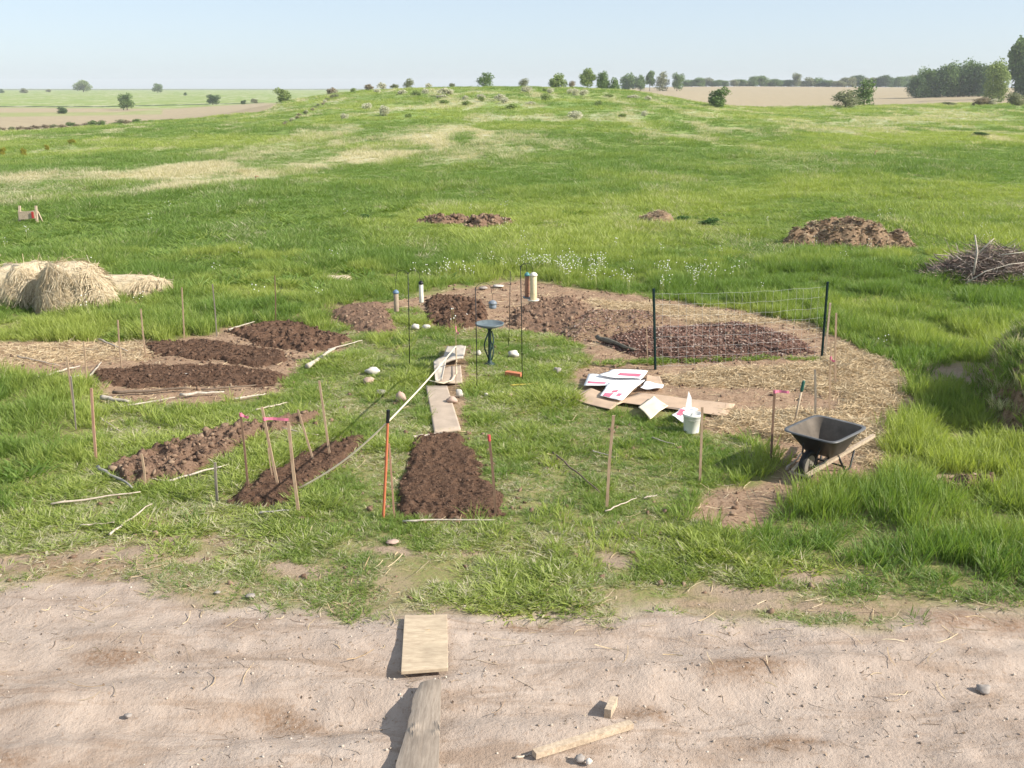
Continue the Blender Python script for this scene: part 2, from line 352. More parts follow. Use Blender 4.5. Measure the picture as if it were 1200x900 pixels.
def leafmat(name, a, b, transl=.3):
    m, n, o = newmat(name); g = nd(n, 'ShaderNodeNewGeometry'); oi = nd(n, 'ShaderNodeObjectInfo')
    c = mixc(n, g.outputs['Random Per Island'], a, b); c = mixc(n, mth(n, 'MULTIPLY', oi.outputs['Random'], .3), c, tuple((x + y) * .35 for x, y in zip(a, b)))
    p = pbsdf(n, o, c, .6, None, spec=.2); t = nd(n, 'ShaderNodeBsdfTranslucent'); n.links.new(c, t.inputs[0]); mx = nd(n, 'ShaderNodeMixShader'); mx.inputs[0].default_value = transl
    n.links.new(p.outputs[0], mx.inputs[1]); n.links.new(t.outputs[0], mx.inputs[2]); n.links.new(mx.outputs[0], o.inputs[0])
leafmat('leaf_mid', (.105, .18, .05), (.20, .29, .085))
leafmat('leaf_dark', (.065, .12, .042), (.12, .19, .065))
leafmat('leaf_light', (.18, .26, .07), (.31, .38, .12))
leafmat('leaf_olive', (.19, .22, .11), (.31, .32, .17))
leafmat('leaf_pale', (.50, .50, .34), (.68, .66, .50))
leafmat('leaf_brown', (.27, .22, .15), (.38, .32, .21))
leafmat('leaf_yellow', (.24, .24, .03), (.40, .36, .05))
leafmat('leaf_weed', (.045, .12, .028), (.10, .19, .045))

# ------------------------------------------------------------------ mesh helpers
class MB:
    def __init__(s): s.v = []; s.f = []; s.m = []; s.cur = 0; s.mats = []
    def mat(s, name):
        if name not in s.mats: s.mats.append(name)
        s.cur = s.mats.index(name); return s
    def face(s, f): s.f.append(tuple(f)); s.m.append(s.cur)
    def tube(s, pts, r, n=7, caps=True):
        pts = [Vector(p) for p in pts]; rr = r if isinstance(r, (list, tuple)) else [r] * len(pts); b = len(s.v)
        up = None
        for i, p in enumerate(pts):
            d = (pts[min(i + 1, len(pts) - 1)] - pts[max(i - 1, 0)])
            d = d.normalized() if d.length > 1e-9 else Vector((0, 0, 1))
            if up is None: up = Vector((0, 1, 0)) if abs(d.y) < .9 else Vector((1, 0, 0))
            a = (up - d * up.dot(d)).normalized(); up = a; c = d.cross(a)
            for k in range(n):
                t = 2 * math.pi * k / n; s.v.append(tuple(p + (a * math.cos(t) + c * math.sin(t)) * rr[i]))
        for i in range(len(pts) - 1):
            for k in range(n):
                k2 = (k + 1) % n; s.face((b + i * n + k, b + i * n + k2, b + (i + 1) * n + k2, b + (i + 1) * n + k))
        if caps: s.face(reversed(range(b, b + n))); s.face(range(b + (len(pts) - 1) * n, b + len(pts) * n))
        return s
    def bar(s, p, q, wx, wy, up=(0, 1, 0), taper=1.0):          # rectangular bar from p to q
        p = Vector(p); q = Vector(q); d = (q - p).normalized(); u = Vector(up)
        if abs(u.dot(d)) > .95: u = Vector((1, 0, 0))
        a = d.cross(u).normalized(); c = a.cross(d).normalized(); b = len(s.v)
        for pt, t in ((p, 1), (q, taper)):
            for sx, sy in ((-1, -1), (1, -1), (1, 1), (-1, 1)): s.v.append(tuple(pt + a * sx * wx / 2 * t + c * sy * wy / 2 * t))
        for k in range(4): s.face((b + k, b + (k + 1) % 4, b + 4 + (k + 1) % 4, b + 4 + k))
        s.face((b + 3, b + 2, b + 1, b)); s.face((b + 4, b + 5, b + 6, b + 7)); return s
    def lathe(s, prof, c=(0, 0, 0), n=20):
        b = len(s.v)
        for (r, z) in prof:
            for k in range(n): t = 2 * math.pi * k / n; s.v.append((c[0] + r * math.cos(t), c[1] + r * math.sin(t), c[2] + z))
        for i in range(len(prof) - 1):
            for k in range(n): k2 = (k + 1) % n; s.face((b + i * n + k, b + i * n + k2, b + (i + 1) * n + k2, b + (i + 1) * n + k))
        s.face(reversed(range(b, b + n))); s.face(range(b + (len(prof) - 1) * n, b + len(prof) * n)); return s
    def add(s, V, Fc):
        b = len(s.v); s.v.extend([tuple(x) for x in V]); 
        for f in Fc: s.face([b + i for i in f])
        return s
    def build(s, name, parent=None, smooth=False):
        me = bpy.data.meshes.new(name); me.from_pydata(s.v, [], s.f)
        for mn in s.mats or []: me.materials.append(MATS[mn])
        if len(s.mats) > 1: me.polygons.foreach_set('material_index', s.m)
        if smooth: me.polygons.foreach_set('use_smooth', [True] * len(me.polygons))
        me.update(); ob = bpy.data.objects.new(name, me); C.objects.link(ob)
        if parent: ob.parent = parent
        return ob
def npmesh(name, V, Q=None, T=None, mats=(), smooth=False, midx=None, link=True):
    me = bpy.data.meshes.new(name); V = np.asarray(V, np.float32); me.vertices.add(len(V)); me.vertices.foreach_set('co', V.ravel())
    parts = []; starts = []; tot = 0
    if Q is not None and len(Q): parts.append(np.asarray(Q, np.int32).ravel()); starts.append(np.arange(len(Q)) * 4); tot = len(Q) * 4
    if T is not None and len(T): parts.append(np.asarray(T, np.int32).ravel()); starts.append(tot + np.arange(len(T)) * 3)
    if parts:
        L = np.concatenate(parts); st = np.concatenate(starts).astype(np.int32)
        me.loops.add(len(L)); me.loops.foreach_set('vertex_index', L); me.polygons.add(len(st)); me.polygons.foreach_set('loop_start', st)
    for x in mats: me.materials.append(MATS[x])
    if smooth: me.polygons.foreach_set('use_smooth', np.ones(len(me.polygons), bool))
    if midx is not None: me.polygons.foreach_set('material_index', np.asarray(midx, np.int32))
    me.update(calc_edges=True); me.validate()
    ob = bpy.data.objects.new(name, me)
    if link: C.objects.link(ob)
    return ob
def tag(o, label=None, cat=None, group=None, kind=None):
    if label: o['label'] = label
    if cat: o['category'] = cat
    if group: o['group'] = group
    if kind: o['kind'] = kind
    return o
def empty(name, loc=(0, 0, 0), rz=0):
    e = bpy.data.objects.new(name, None); C.objects.link(e); e.location = loc; e.rotation_euler = (0, 0, rz); e.empty_display_size = .2; return e

# ------------------------------------------------------------------ ground sheet
YO = 7.0
_r = [5.0 - YO + 2.0]
_r = []
y = 3.0 - 0.0
s_ = 2.0                                              # distance from the apex that lies YO behind the camera
while s_ < 3600: 
    _r.append(s_); s_ *= 1.012 if s_ < 11 else (1.0034 if s_ < 45 else (1.0055 if s_ < 120 else 1.011))
RR = np.array(_r); CUn = np.linspace(-1.15, 1.15, 1150)
GU, GV = np.meshgrid(CUn, RR, indexing='ij'); GXX = GU * GV; GYY = GV - YO
GZZ = gz(GXX, GYY)
PX, PY = proj(GXX, np.maximum(GYY, 1), GZZ)
V = np.stack([GXX, GYY, GZZ], -1).reshape(-1, 3)
nu, nv = GU.shape; idx = np.arange(nu * nv).reshape(nu, nv)
Q = np.stack([idx[:-1, :-1], idx[1:, :-1], idx[1:, 1:], idx[:-1, 1:]], -1).reshape(-1, 4)
ground = npmesh('ground', V, Q, mats=['ground'], smooth=True); tag(ground, kind='structure')
def pmask(pts, X, Y, soft):                            # far patches: outlines stand in the fields
    return sst(-soft, soft, sdist(pts, X, Y))
def field_masks(X, Y, PX, PY):
    """tan ploughed land, dry pale grass, lush grass of the far fields, laid on the terrain"""
    wob = (fbm(X / 9, Y / 9, 61, 4) - .5)
    px = PX + wob * 60 * sst(20, 60, Y); py = PY + wob * 10
    left = (X / np.maximum(Y, 1) < -.1)
    tan = pmask([(-900, 127), (0, 126), (200, 127.5), (310, 120.5), (330, 121), (250, 160), (-900, 165)], PX, PY, 1.2) * (Y > 175) * left
    tan = tan * (1 - .65 * pmask([(-900, 130), (0, 132), (140, 131.5), (190, 128), (190, 134), (0, 137), (-900, 136)], PX, PY, 1.0))
    tr = pmask([(700, 90), (1300, 90), (1700, 132), (780, 132), (730, 99)], PX, PY, .8) * (Y > 262) * (X > 0)
    tan = np.maximum(tan, tr * (Y < 900))
    dry = pmask([(-400, 205), (0, 206), (150, 203), (300, 186), (380, 168), (480, 154), (560, 148), (570, 160), (480, 184), (340, 205), (230, 218), (110, 234), (0, 242), (-400, 250)], px, py, 6)
    d2 = pmask([(520, 165), (600, 150), (640, 160), (630, 185), (560, 192), (430, 195), (300, 190), (150, 180), (330, 165)], px, py, 9) * .55
    d3 = pmask([(920, 148), (1000, 137), (1130, 134), (1200, 140), (1100, 146), (960, 152)], px, py, 3) * .5
    d4 = pmask([(820, 160), (900, 150), (1000, 160), (960, 190), (1100, 178), (1120, 195), (850, 200)], px, py, 12) * .25
    n_ = fbm(X / 5, Y / 12, 71, 4); n__ = fbm(X / 14, Y / 22, 77, 4)
    dry = np.maximum.reduce([dry * (.2 + .75 * sst(.36, .58, n_)), d2 * .9 * sst(.4, .62, n_), d3, d4 * sst(.45, .65, n_)])
    dry = np.maximum(dry, .5 * sst(.52, .68, fbm(X / 3.5, Y / 14, 79, 4)) * sst(55, 100, Y) * (1 - tan))
    g2 = look(M_green2, X, Y)
    lush = np.maximum(g2 * .8, .55 * sst(.5, .7, n__) * sst(40, 70, Y))
    mg = np.maximum(pmask([(-900, 105.2), (1300, 103.2), (1300, 104.4), (-900, 106.4)], PX, PY, .5) * (Y > 900), pmask([(-900, 123.6), (120, 124.2), (310, 120), (310, 121), (120, 125.6), (-900, 125.2)], PX, PY, .5) * (Y > 300) * left)
    return tan * (Y > 60), dry * (Y > 28) * (1 - tan), np.maximum(lush, mg * 2)
tanm, drym, lushm = field_masks(GXX, GYY, PX, PY)
roadm = np.where(GYY < 3.2, 1.0, look(M_road, GXX, GYY)); roadm = np.maximum(roadm, .45 * look(M_bare, GXX, GYY) * (fbm(GXX / .3, GYY / .3, 91, 3) * .6 + .55))
fr = look(M_fringe, GXX, GYY) * sst(.35, .6, fbm(GXX / .7, GYY / .7, 93, 4)); roadm = np.maximum(roadm, fr * .2)
for nm, arr in (('road', np.clip(roadm, 0, 1)), ('soil', np.maximum(look(M_soil, GXX, GYY), np.maximum(.8 * look(M_bare, GXX, GYY), .45 * fr))), ('tan', tanm), ('dry', drym), ('lush', lushm), ('strawy', np.clip(look(M_straw * (fbm(MX / .35, MY / .35, 201, 3) * 2.2 - .2).clip(.3, 1), GXX, GYY), 0, 1)), ('damp', look(M_damp, GXX, GYY)), ('near', 1 - sst(26, 42, GYY))):
    a = ground.data.attributes.new(nm, 'FLOAT', 'POINT'); a.data.foreach_set('value', arr.astype(np.float32).ravel())

# ------------------------------------------------------------------ beds and heaps
ICO_V = None
def ico():
    t = (1 + 5 ** .5) / 2
    v = np.array([(-1, t, 0), (1, t, 0), (-1, -t, 0), (1, -t, 0), (0, -1, t), (0, 1, t), (0, -1, -t), (0, 1, -t), (t, 0, -1), (t, 0, 1), (-t, 0, -1), (-t, 0, 1)], float)
    v /= np.linalg.norm(v[0])
    f = np.array([(0, 11, 5), (0, 5, 1), (0, 1, 7), (0, 7, 10), (0, 10, 11), (1, 5, 9), (5, 11, 4), (11, 10, 2), (10, 7, 6), (7, 1, 8), (3, 9, 4), (3, 4, 2), (3, 2, 6), (3, 6, 8), (3, 8, 9), (4, 9, 5), (2, 4, 11), (6, 2, 10), (8, 6, 7), (9, 8, 1)])
    return v, f
IV, IF = ico()
def rotmats(nr, flat=1.0):
    a = rng.uniform(0, 2 * np.pi, nr); b = rng.uniform(-1.3, 1.3, nr) * flat; c = rng.uniform(-1.3, 1.3, nr) * flat
    ca, sa, cb, sb, cc, sc = np.cos(a), np.sin(a), np.cos(b), np.sin(b), np.cos(c), np.sin(c); z = np.zeros(nr); o1 = np.ones(nr)
    Rz = np.stack([ca, -sa, z, sa, ca, z, z, z, o1], -1).reshape(-1, 3, 3)
    Rx = np.stack([o1, z, z, z, cb, -sb, z, sb, cb], -1).reshape(-1, 3, 3)
    Ry = np.stack([cc, z, sc, z, o1, z, -sc, z, cc], -1).reshape(-1, 3, 3)
    return Rz @ Rx @ Ry
def clods(pts, size, squash=.75):                       # returns V, T
    k = len(pts); jit = 1 + rng.uniform(-.5, .45, (k, 12, 1))
    v = IV[None] * jit * size[:, None, None]; v = np.einsum('kij,knj->kni', rotmats(k), v * np.array([1.25, 1, squash]))
    v += pts[:, None]; T = (IF[None] + (np.arange(k) * 12)[:, None, None]).reshape(-1, 3); return v.reshape(-1, 3), T
def flakes(pts, size, flat=.5, asp=.6):
    k = len(pts); base = np.array([(-1, 0, 0), (-.2, -1 * asp, .15), (1, 0, 0), (.1, asp, .2)])
    v = base[None] * size[:, None, None] * (1 + rng.uniform(-.3, .3, (k, 4, 1))); v = np.einsum('kij,knj->kni', rotmats(k, flat), v) + pts[:, None]
    Qd = (np.arange(4)[None] + (np.arange(k) * 4)[:, None]); return v.reshape(-1, 3), Qd
def strands(pts, length, width, flat=.25, bend=.25, heading=None):        # curved thin ribbons, 3 segments
    k = len(pts); a = rng.uniform(0, 2 * np.pi, k) if heading is None else heading; e = rng.normal(0, flat, k)
    d = np.stack([np.cos(a) * np.cos(e), np.sin(a) * np.cos(e), np.sin(e)], -1); sde = np.stack([-np.sin(a), np.cos(a), rng.normal(0, .5, k)], -1); sde /= np.linalg.norm(sde, axis=1)[:, None]
    bv = rng.normal(0, bend, (k, 1)) * sde + np.array([0, 0, 1]) * rng.normal(0, bend * .5, (k, 1))
    out = []
    wv = np.stack([-np.sin(a), np.cos(a), rng.normal(0, 1.0, k)], -1); wv /= np.linalg.norm(wv, axis=1)[:, None]
    for t in (-.5, -.17, .17, .5):
        c = pts + d * (t * length)[:, None] + bv * ((t * t * 2) * length)[:, None]
        out.append(c - wv * (width / 2)[:, None]); out.append(c + wv * (width / 2)[:, None])
    v = np.stack(out, 1).reshape(-1, 3); b = (np.arange(k) * 8)[:, None, None]; q = np.array([(0, 1, 3, 2), (2, 3, 5, 4), (4, 5, 7, 6)])[None] + b
    return v, q.reshape(-1, 4)
def heap(name, pts, h, mat, clodmat=None, nclod=60, csize=(.015, .05), lump=.05, lscale=.16, edge=.22, step=.03, keep=True, z0=None, flk=0, flmat=None, fsize=(.02, .05),
         strn=0, strmat='straw', peak=None, world=False, shape=1.0, seed=1):
    poly = pts if world else wpoly(pts); xs = [p[0] for p in poly]; ys = [p[1] for p in poly]
    X, Y = np.meshgrid(np.arange(min(xs) - .1, max(xs) + .1, step), np.arange(min(ys) - .1, max(ys) + .1, step), indexing='ij')
    wx = X + (fbm(X / .3, Y / .3, seed + 3, 5, .65) - .5) * .36; wy = Y + (fbm(X / .3, Y / .3, seed + 5, 5, .65) - .5) * .36
    d = sdist(poly, wx, wy); e = sst(0, edge, d)
    if peak: e = e * (0.25 + .75 * np.clip(d / peak, 0, 1) ** shape)
    r1 = fbm(X / lscale, Y / lscale, seed + 11, 4); r1 = np.abs(r1 - .5) * 2
    z = e * h + sst(-.02, edge * .6, d) * (lump * (1 - r1 * 2.2) + (fbm(X / .06, Y / .06, seed + 17, 2) - .5) * lump * .5)
    z = np.where(d < 0, -.05, z)
    zb = gz(X, Y) if z0 is None else z0 + 0 * X
    Z = zb + z
    ok = d > -.04; idx = np.arange(X.size).reshape(X.shape); fm = ok[:-1, :-1] & ok[1:, :-1] & ok[1:, 1:] & ok[:-1, 1:]
    Qd = np.stack([idx[:-1, :-1], idx[1:, :-1], idx[1:, 1:], idx[:-1, 1:]], -1)[fm]
    used = np.unique(Qd); remap = np.full(X.size, -1); remap[used] = np.arange(len(used))
    V = np.stack([X.ravel()[used], Y.ravel()[used], Z.ravel()[used]], -1); Qs = [remap[Qd]]; Ts = []; Vs = [V]; mi = [np.zeros(len(Qd))]; mt = [0] ; mats = [mat]; nb = len(V)
    ii = np.argwhere(d > .0)
    def samp(nn):
        q = ii[rng.integers(0, len(ii), nn)]; return np.stack([X[q[:, 0], q[:, 1]], Y[q[:, 0], q[:, 1]], Z[q[:, 0], q[:, 1]]], -1) + rng.uniform(-step / 2, step / 2, (nn, 3)) * np.array([1, 1, .3])
    area = len(ii) * step * step; tm = []; qm = []
    if flk:
        nn = int(flk * area); p = samp(nn); p[:, 2] += .01; v, q = flakes(p, rng.uniform(*fsize, nn)); mats.append(flmat); Vs.append(v); Qs.append(q + nb); mi.append(np.full(len(q), len(mats) - 1)); nb += len(v)
    if strn:
        nn = int(strn * area); p = samp(nn); p[:, 2] += .015; v, q = strands(p, rng.uniform(.08, .3, nn), rng.uniform(.004, .008, nn)); mats.append(strmat); Vs.append(v); Qs.append(q + nb); mi.append(np.full(len(q), len(mats) - 1)); nb += len(v)
    if clodmat:
        nn = int(nclod * area); p = samp(nn); v, t = clods(p, csize[0] + (csize[1] - csize[0]) * rng.uniform(0, 1, nn) ** 2.5); mats.append(clodmat); Vs.append(v); Ts.append(t + nb); tm = np.full(len(t), len(mats) - 1)
    ob = npmesh(name, np.concatenate(Vs), np.concatenate(Qs), np.concatenate(Ts) if Ts else None, mats, False, np.concatenate(mi + ([tm] if Ts else [])))
    if keep:
        global beds_keep
        m_ = np.zeros(MX.shape); i0 = max(0, int((min(xs) - .5 - GX0) / GS)); i1 = int((max(xs) + .5 - GX0) / GS) + 1; j0 = max(0, int((min(ys) - .5 - GY0) / GS)); j1 = int((max(ys) + .5 - GY0) / GS) + 1
        m_[i0:i1, j0:j1] = sst(-.02, .06, sdist(poly, MX[i0:i1, j0:j1], MY[i0:i1, j0:j1])); beds_keep = np.maximum(beds_keep, m_)
    return ob
BG = 'dug garden beds'
tag(heap('garden_bed', [(484, 513), (540, 511), (556, 535), (575, 565), (592, 606), (530, 610), (465, 608), (468, 570), (476, 540)], .06, 'soil_dark', 'clods_dark', 70, (.008, .03), .035, .11, .12, .018, seed=3, flk=1800, flmat='clods_dark', fsize=(.004, .013)),
    'rectangular dark brown soil bed between the orange rod and the red tipped stake', 'garden bed', BG)
tag(heap('garden_bed', [(264, 588), (300, 562), (350, 532), (398, 514), (430, 513), (432, 524), (400, 545), (372, 565), (345, 588), (318, 598), (275, 595)], .06, 'soil_dark', 'clods_dark', 80, (.008, .035), .035, .12, .15, .018, seed=13, flk=1600, flmat='clods_dark', fsize=(.004, .013)),
    'narrow slanting dark soil bed with five pale stakes stuck in and around it', 'garden bed', BG)
tag(heap('garden_bed', [(122, 552), (160, 538), (205, 524), (250, 508), (300, 500), (345, 493), (368, 490), (362, 498), (312, 512), (262, 538), (215, 560), (160, 574)], .04, 'soil_clod', 'clods_brown', 130, (.01, .055), .12, .24, .15, .018, seed=23, flk=500, flmat='clods_brown', fsize=(.008, .03)),
    'long bed of big cloddy brown lumps on the left, outlined by thin sticks', 'garden bed', BG)
tag(heap('garden_bed', [(168, 404), (230, 400), (290, 406), (338, 414), (336, 426), (300, 430), (240, 422), (172, 416)], .05, 'soil_dark', 'clods_dark', 60, (.01, .04), .035, .15, .15, .025, seed=33, flk=600, flmat='clods_dark', fsize=(.008, .025)),
    'upper of the two parallel dark soil strips in the left garden', 'garden bed', BG)
tag(heap('garden_bed', [(108, 436), (160, 430), (230, 428), (300, 432), (338, 438), (322, 452), (240, 452), (150, 454), (112, 448)], .05, 'soil_dark', 'clods_dark', 60, (.01, .04), .035, .15, .15, .025, seed=43, flk=600, flmat='clods_dark', fsize=(.008, .025)),
    'lower of the two parallel dark soil strips in the left garden', 'garden bed', BG)
tag(heap('garden_bed', [(268, 390), (300, 380), (335, 377), (380, 388), (408, 400), (392, 410), (352, 414), (300, 404)], .05, 'soil_dark', 'clods_dark', 130, (.01, .05), .06, .18, .2, .025, seed=53),
    'cloddy brown soil patch behind the parallel strips, at the foot of a thin stake', 'garden bed', BG)
tag(heap('garden_bed', [(378, 366), (412, 357), (450, 354), (462, 375), (468, 390), (440, 394), (410, 386)], .10, 'soil_clod', 'clods_brown', 60, (.01, .045), .035, .18, .35, .028, seed=63),
    'small mounded reddish brown soil bed left of the double hook pole', 'garden bed', BG)
tag(heap('garden_bed', [(500, 350), (540, 347), (562, 352), (572, 370), (560, 384), (520, 388), (500, 378)], .05, 'soil_dark', 'clods_dark', 130, (.012, .06), .09, .26, .25, .028, seed=73),
    'rough clumpy dark soil bed behind the pink flagged stick, left of the birdbath', 'garden bed', BG)
tag(heap('garden_bed', [(596, 368), (630, 352), (672, 350), (690, 366), (668, 386), (620, 388), (598, 382)], .04, 'soil_clod', 'clods_brown', 100, (.012, .06), .06, .22, .25, .028, seed=83),
    'rough brown soil bed right behind the tall birdfeeder poles', 'garden bed', BG)
tag(heap('leaf_mulch_bed', [(695, 400), (760, 386), (800, 383), (860, 380), (905, 387), (945, 400), (956, 413), (900, 421), (800, 426), (740, 419)], .12, 'soil_leafy', 'clods_brown', 12, (.02, .05), .05, .3, .5, .035, seed=93,
    flk=1100, flmat='leaf_litter', fsize=(.012, .035)), 'broad bed heaped with reddish brown leaf mulch between the two green metal posts', 'leaf mulch')
tag(heap('mulch_heap', [(648, 386), (690, 365), (740, 362), (790, 374), (760, 385), (715, 396), (672, 400)], .08, 'soil_pale', 'clods_brown', 40, (.015, .05), .05, .3, .4, .035, seed=103,
    flk=500, flmat='leaf_litter', fsize=(.012, .035)), 'low heap of pale soil and dead leaves left behind the leaf mulch bed', 'mulch heap')
def heap3(name, c, w, dpt, h, **k):                       # heap centred at a pixel, size in pixels / metres
    x, y = G(*c); x1, _ = G(c[0] + w / 2, c[1]); rx = x1 - x; pts = []
    for i in range(18):
        a = i / 18 * 2 * math.pi; r_ = 1 + .12 * math.sin(3 * a + c[0]) + .06 * math.sin(5 * a + c[1]); pts.append((x + rx * r_ * math.cos(a), y + dpt * r_ * math.sin(a)))
    return heap(name, pts, h, world=True, **k)
tag(heap3('dirt_pile', (522, 262), 66, .8, .22, mat='soil_clod', clodmat='clods_brown', nclod=60, csize=(.03, .10), lump=.16, lscale=.4, edge=.5, step=.06, peak=.9, seed=113, flk=90, flmat='compost', fsize=(.03, .09)),
    'left and smaller of the two low clumpy dirt heaps in the grass behind the garden', 'dirt pile', 'low dirt heaps')
tag(heap3('dirt_pile', (573, 265), 66, .9, .28, mat='soil_clod', clodmat='clods_brown', nclod=60, csize=(.03, .11), lump=.18, lscale=.4, edge=.5, step=.06, peak=.9, seed=123, flk=90, flmat='compost', fsize=(.03, .09)),
    'right and larger of the two low clumpy dirt heaps in the grass behind the garden', 'dirt pile', 'low dirt heaps')
tag(heap3('hay_heap', (772, 261), 58, 1.1, .42, mat='soil_pale', lump=.08, lscale=.4, edge=.6, step=.06, peak=.9, seed=133, strn=260, strmat='hay', flk=60, flmat='compost', fsize=(.04, .09)),
    'small rounded heap of greyish tan dead hay in the field', 'hay heap')
tag(heap3('compost_pile', (990, 286), 148, 1.3, .72, mat='soil_pale', clodmat='clods_brown', nclod=25, csize=(.02, .09), lump=.26, lscale=.7, edge=.5, step=.06, peak=1.5, shape=1.0, seed=143, flk=200, flmat='compost', fsize=(.03, .10), strn=320, strmat='hay'),
    'large brown compost pile of leaves and clods in the field on the right', 'compost pile')
RP = heap('compost_pile', wpoly([(1166, 508), (1150, 482), (1142, 455), (1168, 430), (1230, 425), (1300, 440), (1330, 480), (1280, 520), (1215, 520)]), .9, 'soil_pale', 'clods_brown', 30, (.02, .06), .30, .6, .4, .04, world=True, peak=.9, shape=.8, seed=153, flk=350, flmat='compost', fsize=(.02, .06), strn=200, strmat='twigs'); tag(RP,
    'tall weedy dirt pile at the right edge, throwing a dark shadow', 'compost pile')
tag(heap('dirt_patch', [(1085, 572), (1110, 563), (1160, 562), (1175, 570), (1140, 578)], .06, 'soil_clod', 'clods_brown', 120, (.02, .07), .05, .2, .1, .03, seed=163, flk=120, flmat='leaf_litter', fsize=(.02, .05)),
    'small patch of rough clods and dead leaves in the tall grass at the lower right', 'dirt patch')

# straw strewn on the soil
def scatter_mask(M, dens, thr=.15):
    A = GS * GS; pr = M * dens * A; k = rng.poisson(pr); ij = np.argwhere(k > 0); rep = k[ij[:, 0], ij[:, 1]]; ij = np.repeat(ij, rep, 0)
    x = gx[ij[:, 0]] + rng.uniform(0, GS, len(ij)); y = gy[ij[:, 1]] + rng.uniform(0, GS, len(ij)); return x, y
fur = blobs([(880, 470, 110, 8)], .4)
strawd = M_straw * np.clip(fbm(MX / .35, MY / .35, 201, 3) * 2.4 - .3, .3, 1) * (1 - .8 * fur) * (1 - beds_keep)
x, y = scatter_mask(strawd, 2300)
hump = look(M_straw, x, y) * (fbm(x / .5, y / .5, 203, 3)) * .14
p = np.stack([x, y, gz(x, y) + rng.uniform(.0, 1, len(x)) * hump + .008], -1)
v, q = strands(p, rng.uniform(.08, .32, len(x)), rng.uniform(.004, .009, len(x)), .18, .35)
tag(npmesh('straw_mulch', v, q, mats=['straw']), kind='stuff')
x, y = scatter_mask(np.maximum(M_soil * .9, M_lawn * .22 + .16 * M_fringe) * (1 - beds_keep), 45)
p = np.stack([x, y, gz(x, y) + .012], -1); v, q = strands(p, rng.uniform(.06, .35, len(x)), rng.uniform(.004, .009, len(x)), .12, .3)
tag(npmesh('dead_stalks', v, q, mats=['straw']), kind='stuff')

# hay bales
def bale(name, c, rx, ry, h, nst, seed, heading, droop=True, label='', cat='hay bale', group=None):
    x, y = c; pts = []; nt_, npp = 36, 14
    V = []; Qd = []
    for j in range(npp):
        ph = j / (npp - 1) * math.pi / 2
        for i in range(nt_):
            a = i / nt_ * 2 * math.pi; se = .55
            cx = math.copysign(abs(math.cos(a)) ** se, math.cos(a)); sy = math.copysign(abs(math.sin(a)) ** se, math.sin(a))
            rr = math.cos(ph) ** .5; V.append((cx * rx * rr, sy * ry * rr, h * math.sin(ph) ** .8))
    V = np.array(V); nn = fbm(V[:, 0] * 3 + seed, V[:, 1] * 3 + V[:, 2] * 4, seed, 3) - .5
    V *= (1 + nn * .45)[:, None]
    for j in range(npp - 1):
        for i in range(nt_): Qd.append((j * nt_ + i, j * nt_ + (i + 1) % nt_, (j + 1) * nt_ + (i + 1) % nt_, (j + 1) * nt_ + i))
    k = nst; a = rng.uniform(0, 2 * np.pi, k); ph = np.arcsin(rng.uniform(0, 1, k) ** .9); rr = np.cos(ph) ** .5
    cx = np.sign(np.cos(a)) * np.abs(np.cos(a)) ** .55; sy = np.sign(np.sin(a)) * np.abs(np.sin(a)) ** .55
    p = np.stack([cx * rx * rr, sy * ry * rr, h * np.sin(ph) ** .8], -1); nn = fbm(p[:, 0] * 3 + seed, p[:, 1] * 3 + p[:, 2] * 4, seed, 3) - .5; p *= (1 + nn * .45 + .025)[:, None]
    # strands hang down the sides and lie across the top
    L = rng.uniform(.12, .36, k); wd = rng.uniform(.006, .013, k)
    out = []; down = np.stack([np.zeros(k), np.zeros(k), -np.ones(k)], -1); nor = np.stack([cx * .9, sy * .9, np.sin(ph) * .8], -1); nor /= np.linalg.norm(nor, axis=1)[:, None]
    rd = rng.normal(0, .5, (k, 3)); dvec = down + rd; dvec -= nor * (dvec * nor).sum(1)[:, None]; dvec += nor * rng.uniform(-.04, .06, (k, 1)); dvec /= np.linalg.norm(dvec, axis=1)[:, None]
    wv = np.cross(dvec, nor) + rng.normal(0, .35, (k, 3)); wv /= np.linalg.norm(wv, axis=1)[:, None]
    for t in (0, .33, .67, 1.0):
        cc = p + dvec * (L * t)[:, None] - nor * 0; cc[:, 2] = np.maximum(cc[:, 2] - .12 * t * t * L, .01)
        out.append(cc - wv * (wd / 2)[:, None]); out.append(cc + wv * (wd / 2)[:, None])
    v = np.stack(out, 1).reshape(-1, 3); q = (np.array([(0, 1, 3, 2), (2, 3, 5, 4), (4, 5, 7, 6)])[None] + (np.arange(k) * 8)[:, None, None]).reshape(-1, 4) + len(V)
    ob = npmesh(name, np.concatenate([V, v]), np.concatenate([np.array(Qd), q]), mats=['hay'], smooth=False)
    ob.location = (x, y, gz1(x, y) - .03); ob.rotation_euler = (0, 0, heading); tag(ob, label, cat, group)
    global beds_keep; beds_keep = np.maximum(beds_keep, 1 - sst(.8, 1.0, np.sqrt(((MX - x) / rx) ** 2 + ((MY - y) / ry) ** 2)))
    return ob
HG = 'old hay bales in the grass on the left'
cx_, cy_ = G(80, 368); bale('hay_bale', (cx_, cy_ + .5), .76, .66, 1.0, 12000, 301, R(14), label='sunlit straw coloured hay bale with shaggy drooping front, middle of the left hay group', group=HG)
cx_, cy_ = G(2, 368); bale('hay_bale', (cx_, cy_ + .85), .85, .6, .95, 5200, 311, R(-6), label='shaded hay bale cut by the left edge, beside its sunlit neighbour', group=HG)
cx_, cy_ = G(136, 350); bale('hay_heap', (cx_, cy_ + .3), 1.05, .5, .46, 4200, 321, R(12), label='low loose spread of hay trailing right from the hay bales', cat='hay heap')
cx_, cy_ = G(394, 328); bale('hay_heap', (cx_, cy_), .38, .22, .16, 500, 331, 0, label='tiny tuft of bleached hay alone in the grass above the mounded bed', cat='hay heap')

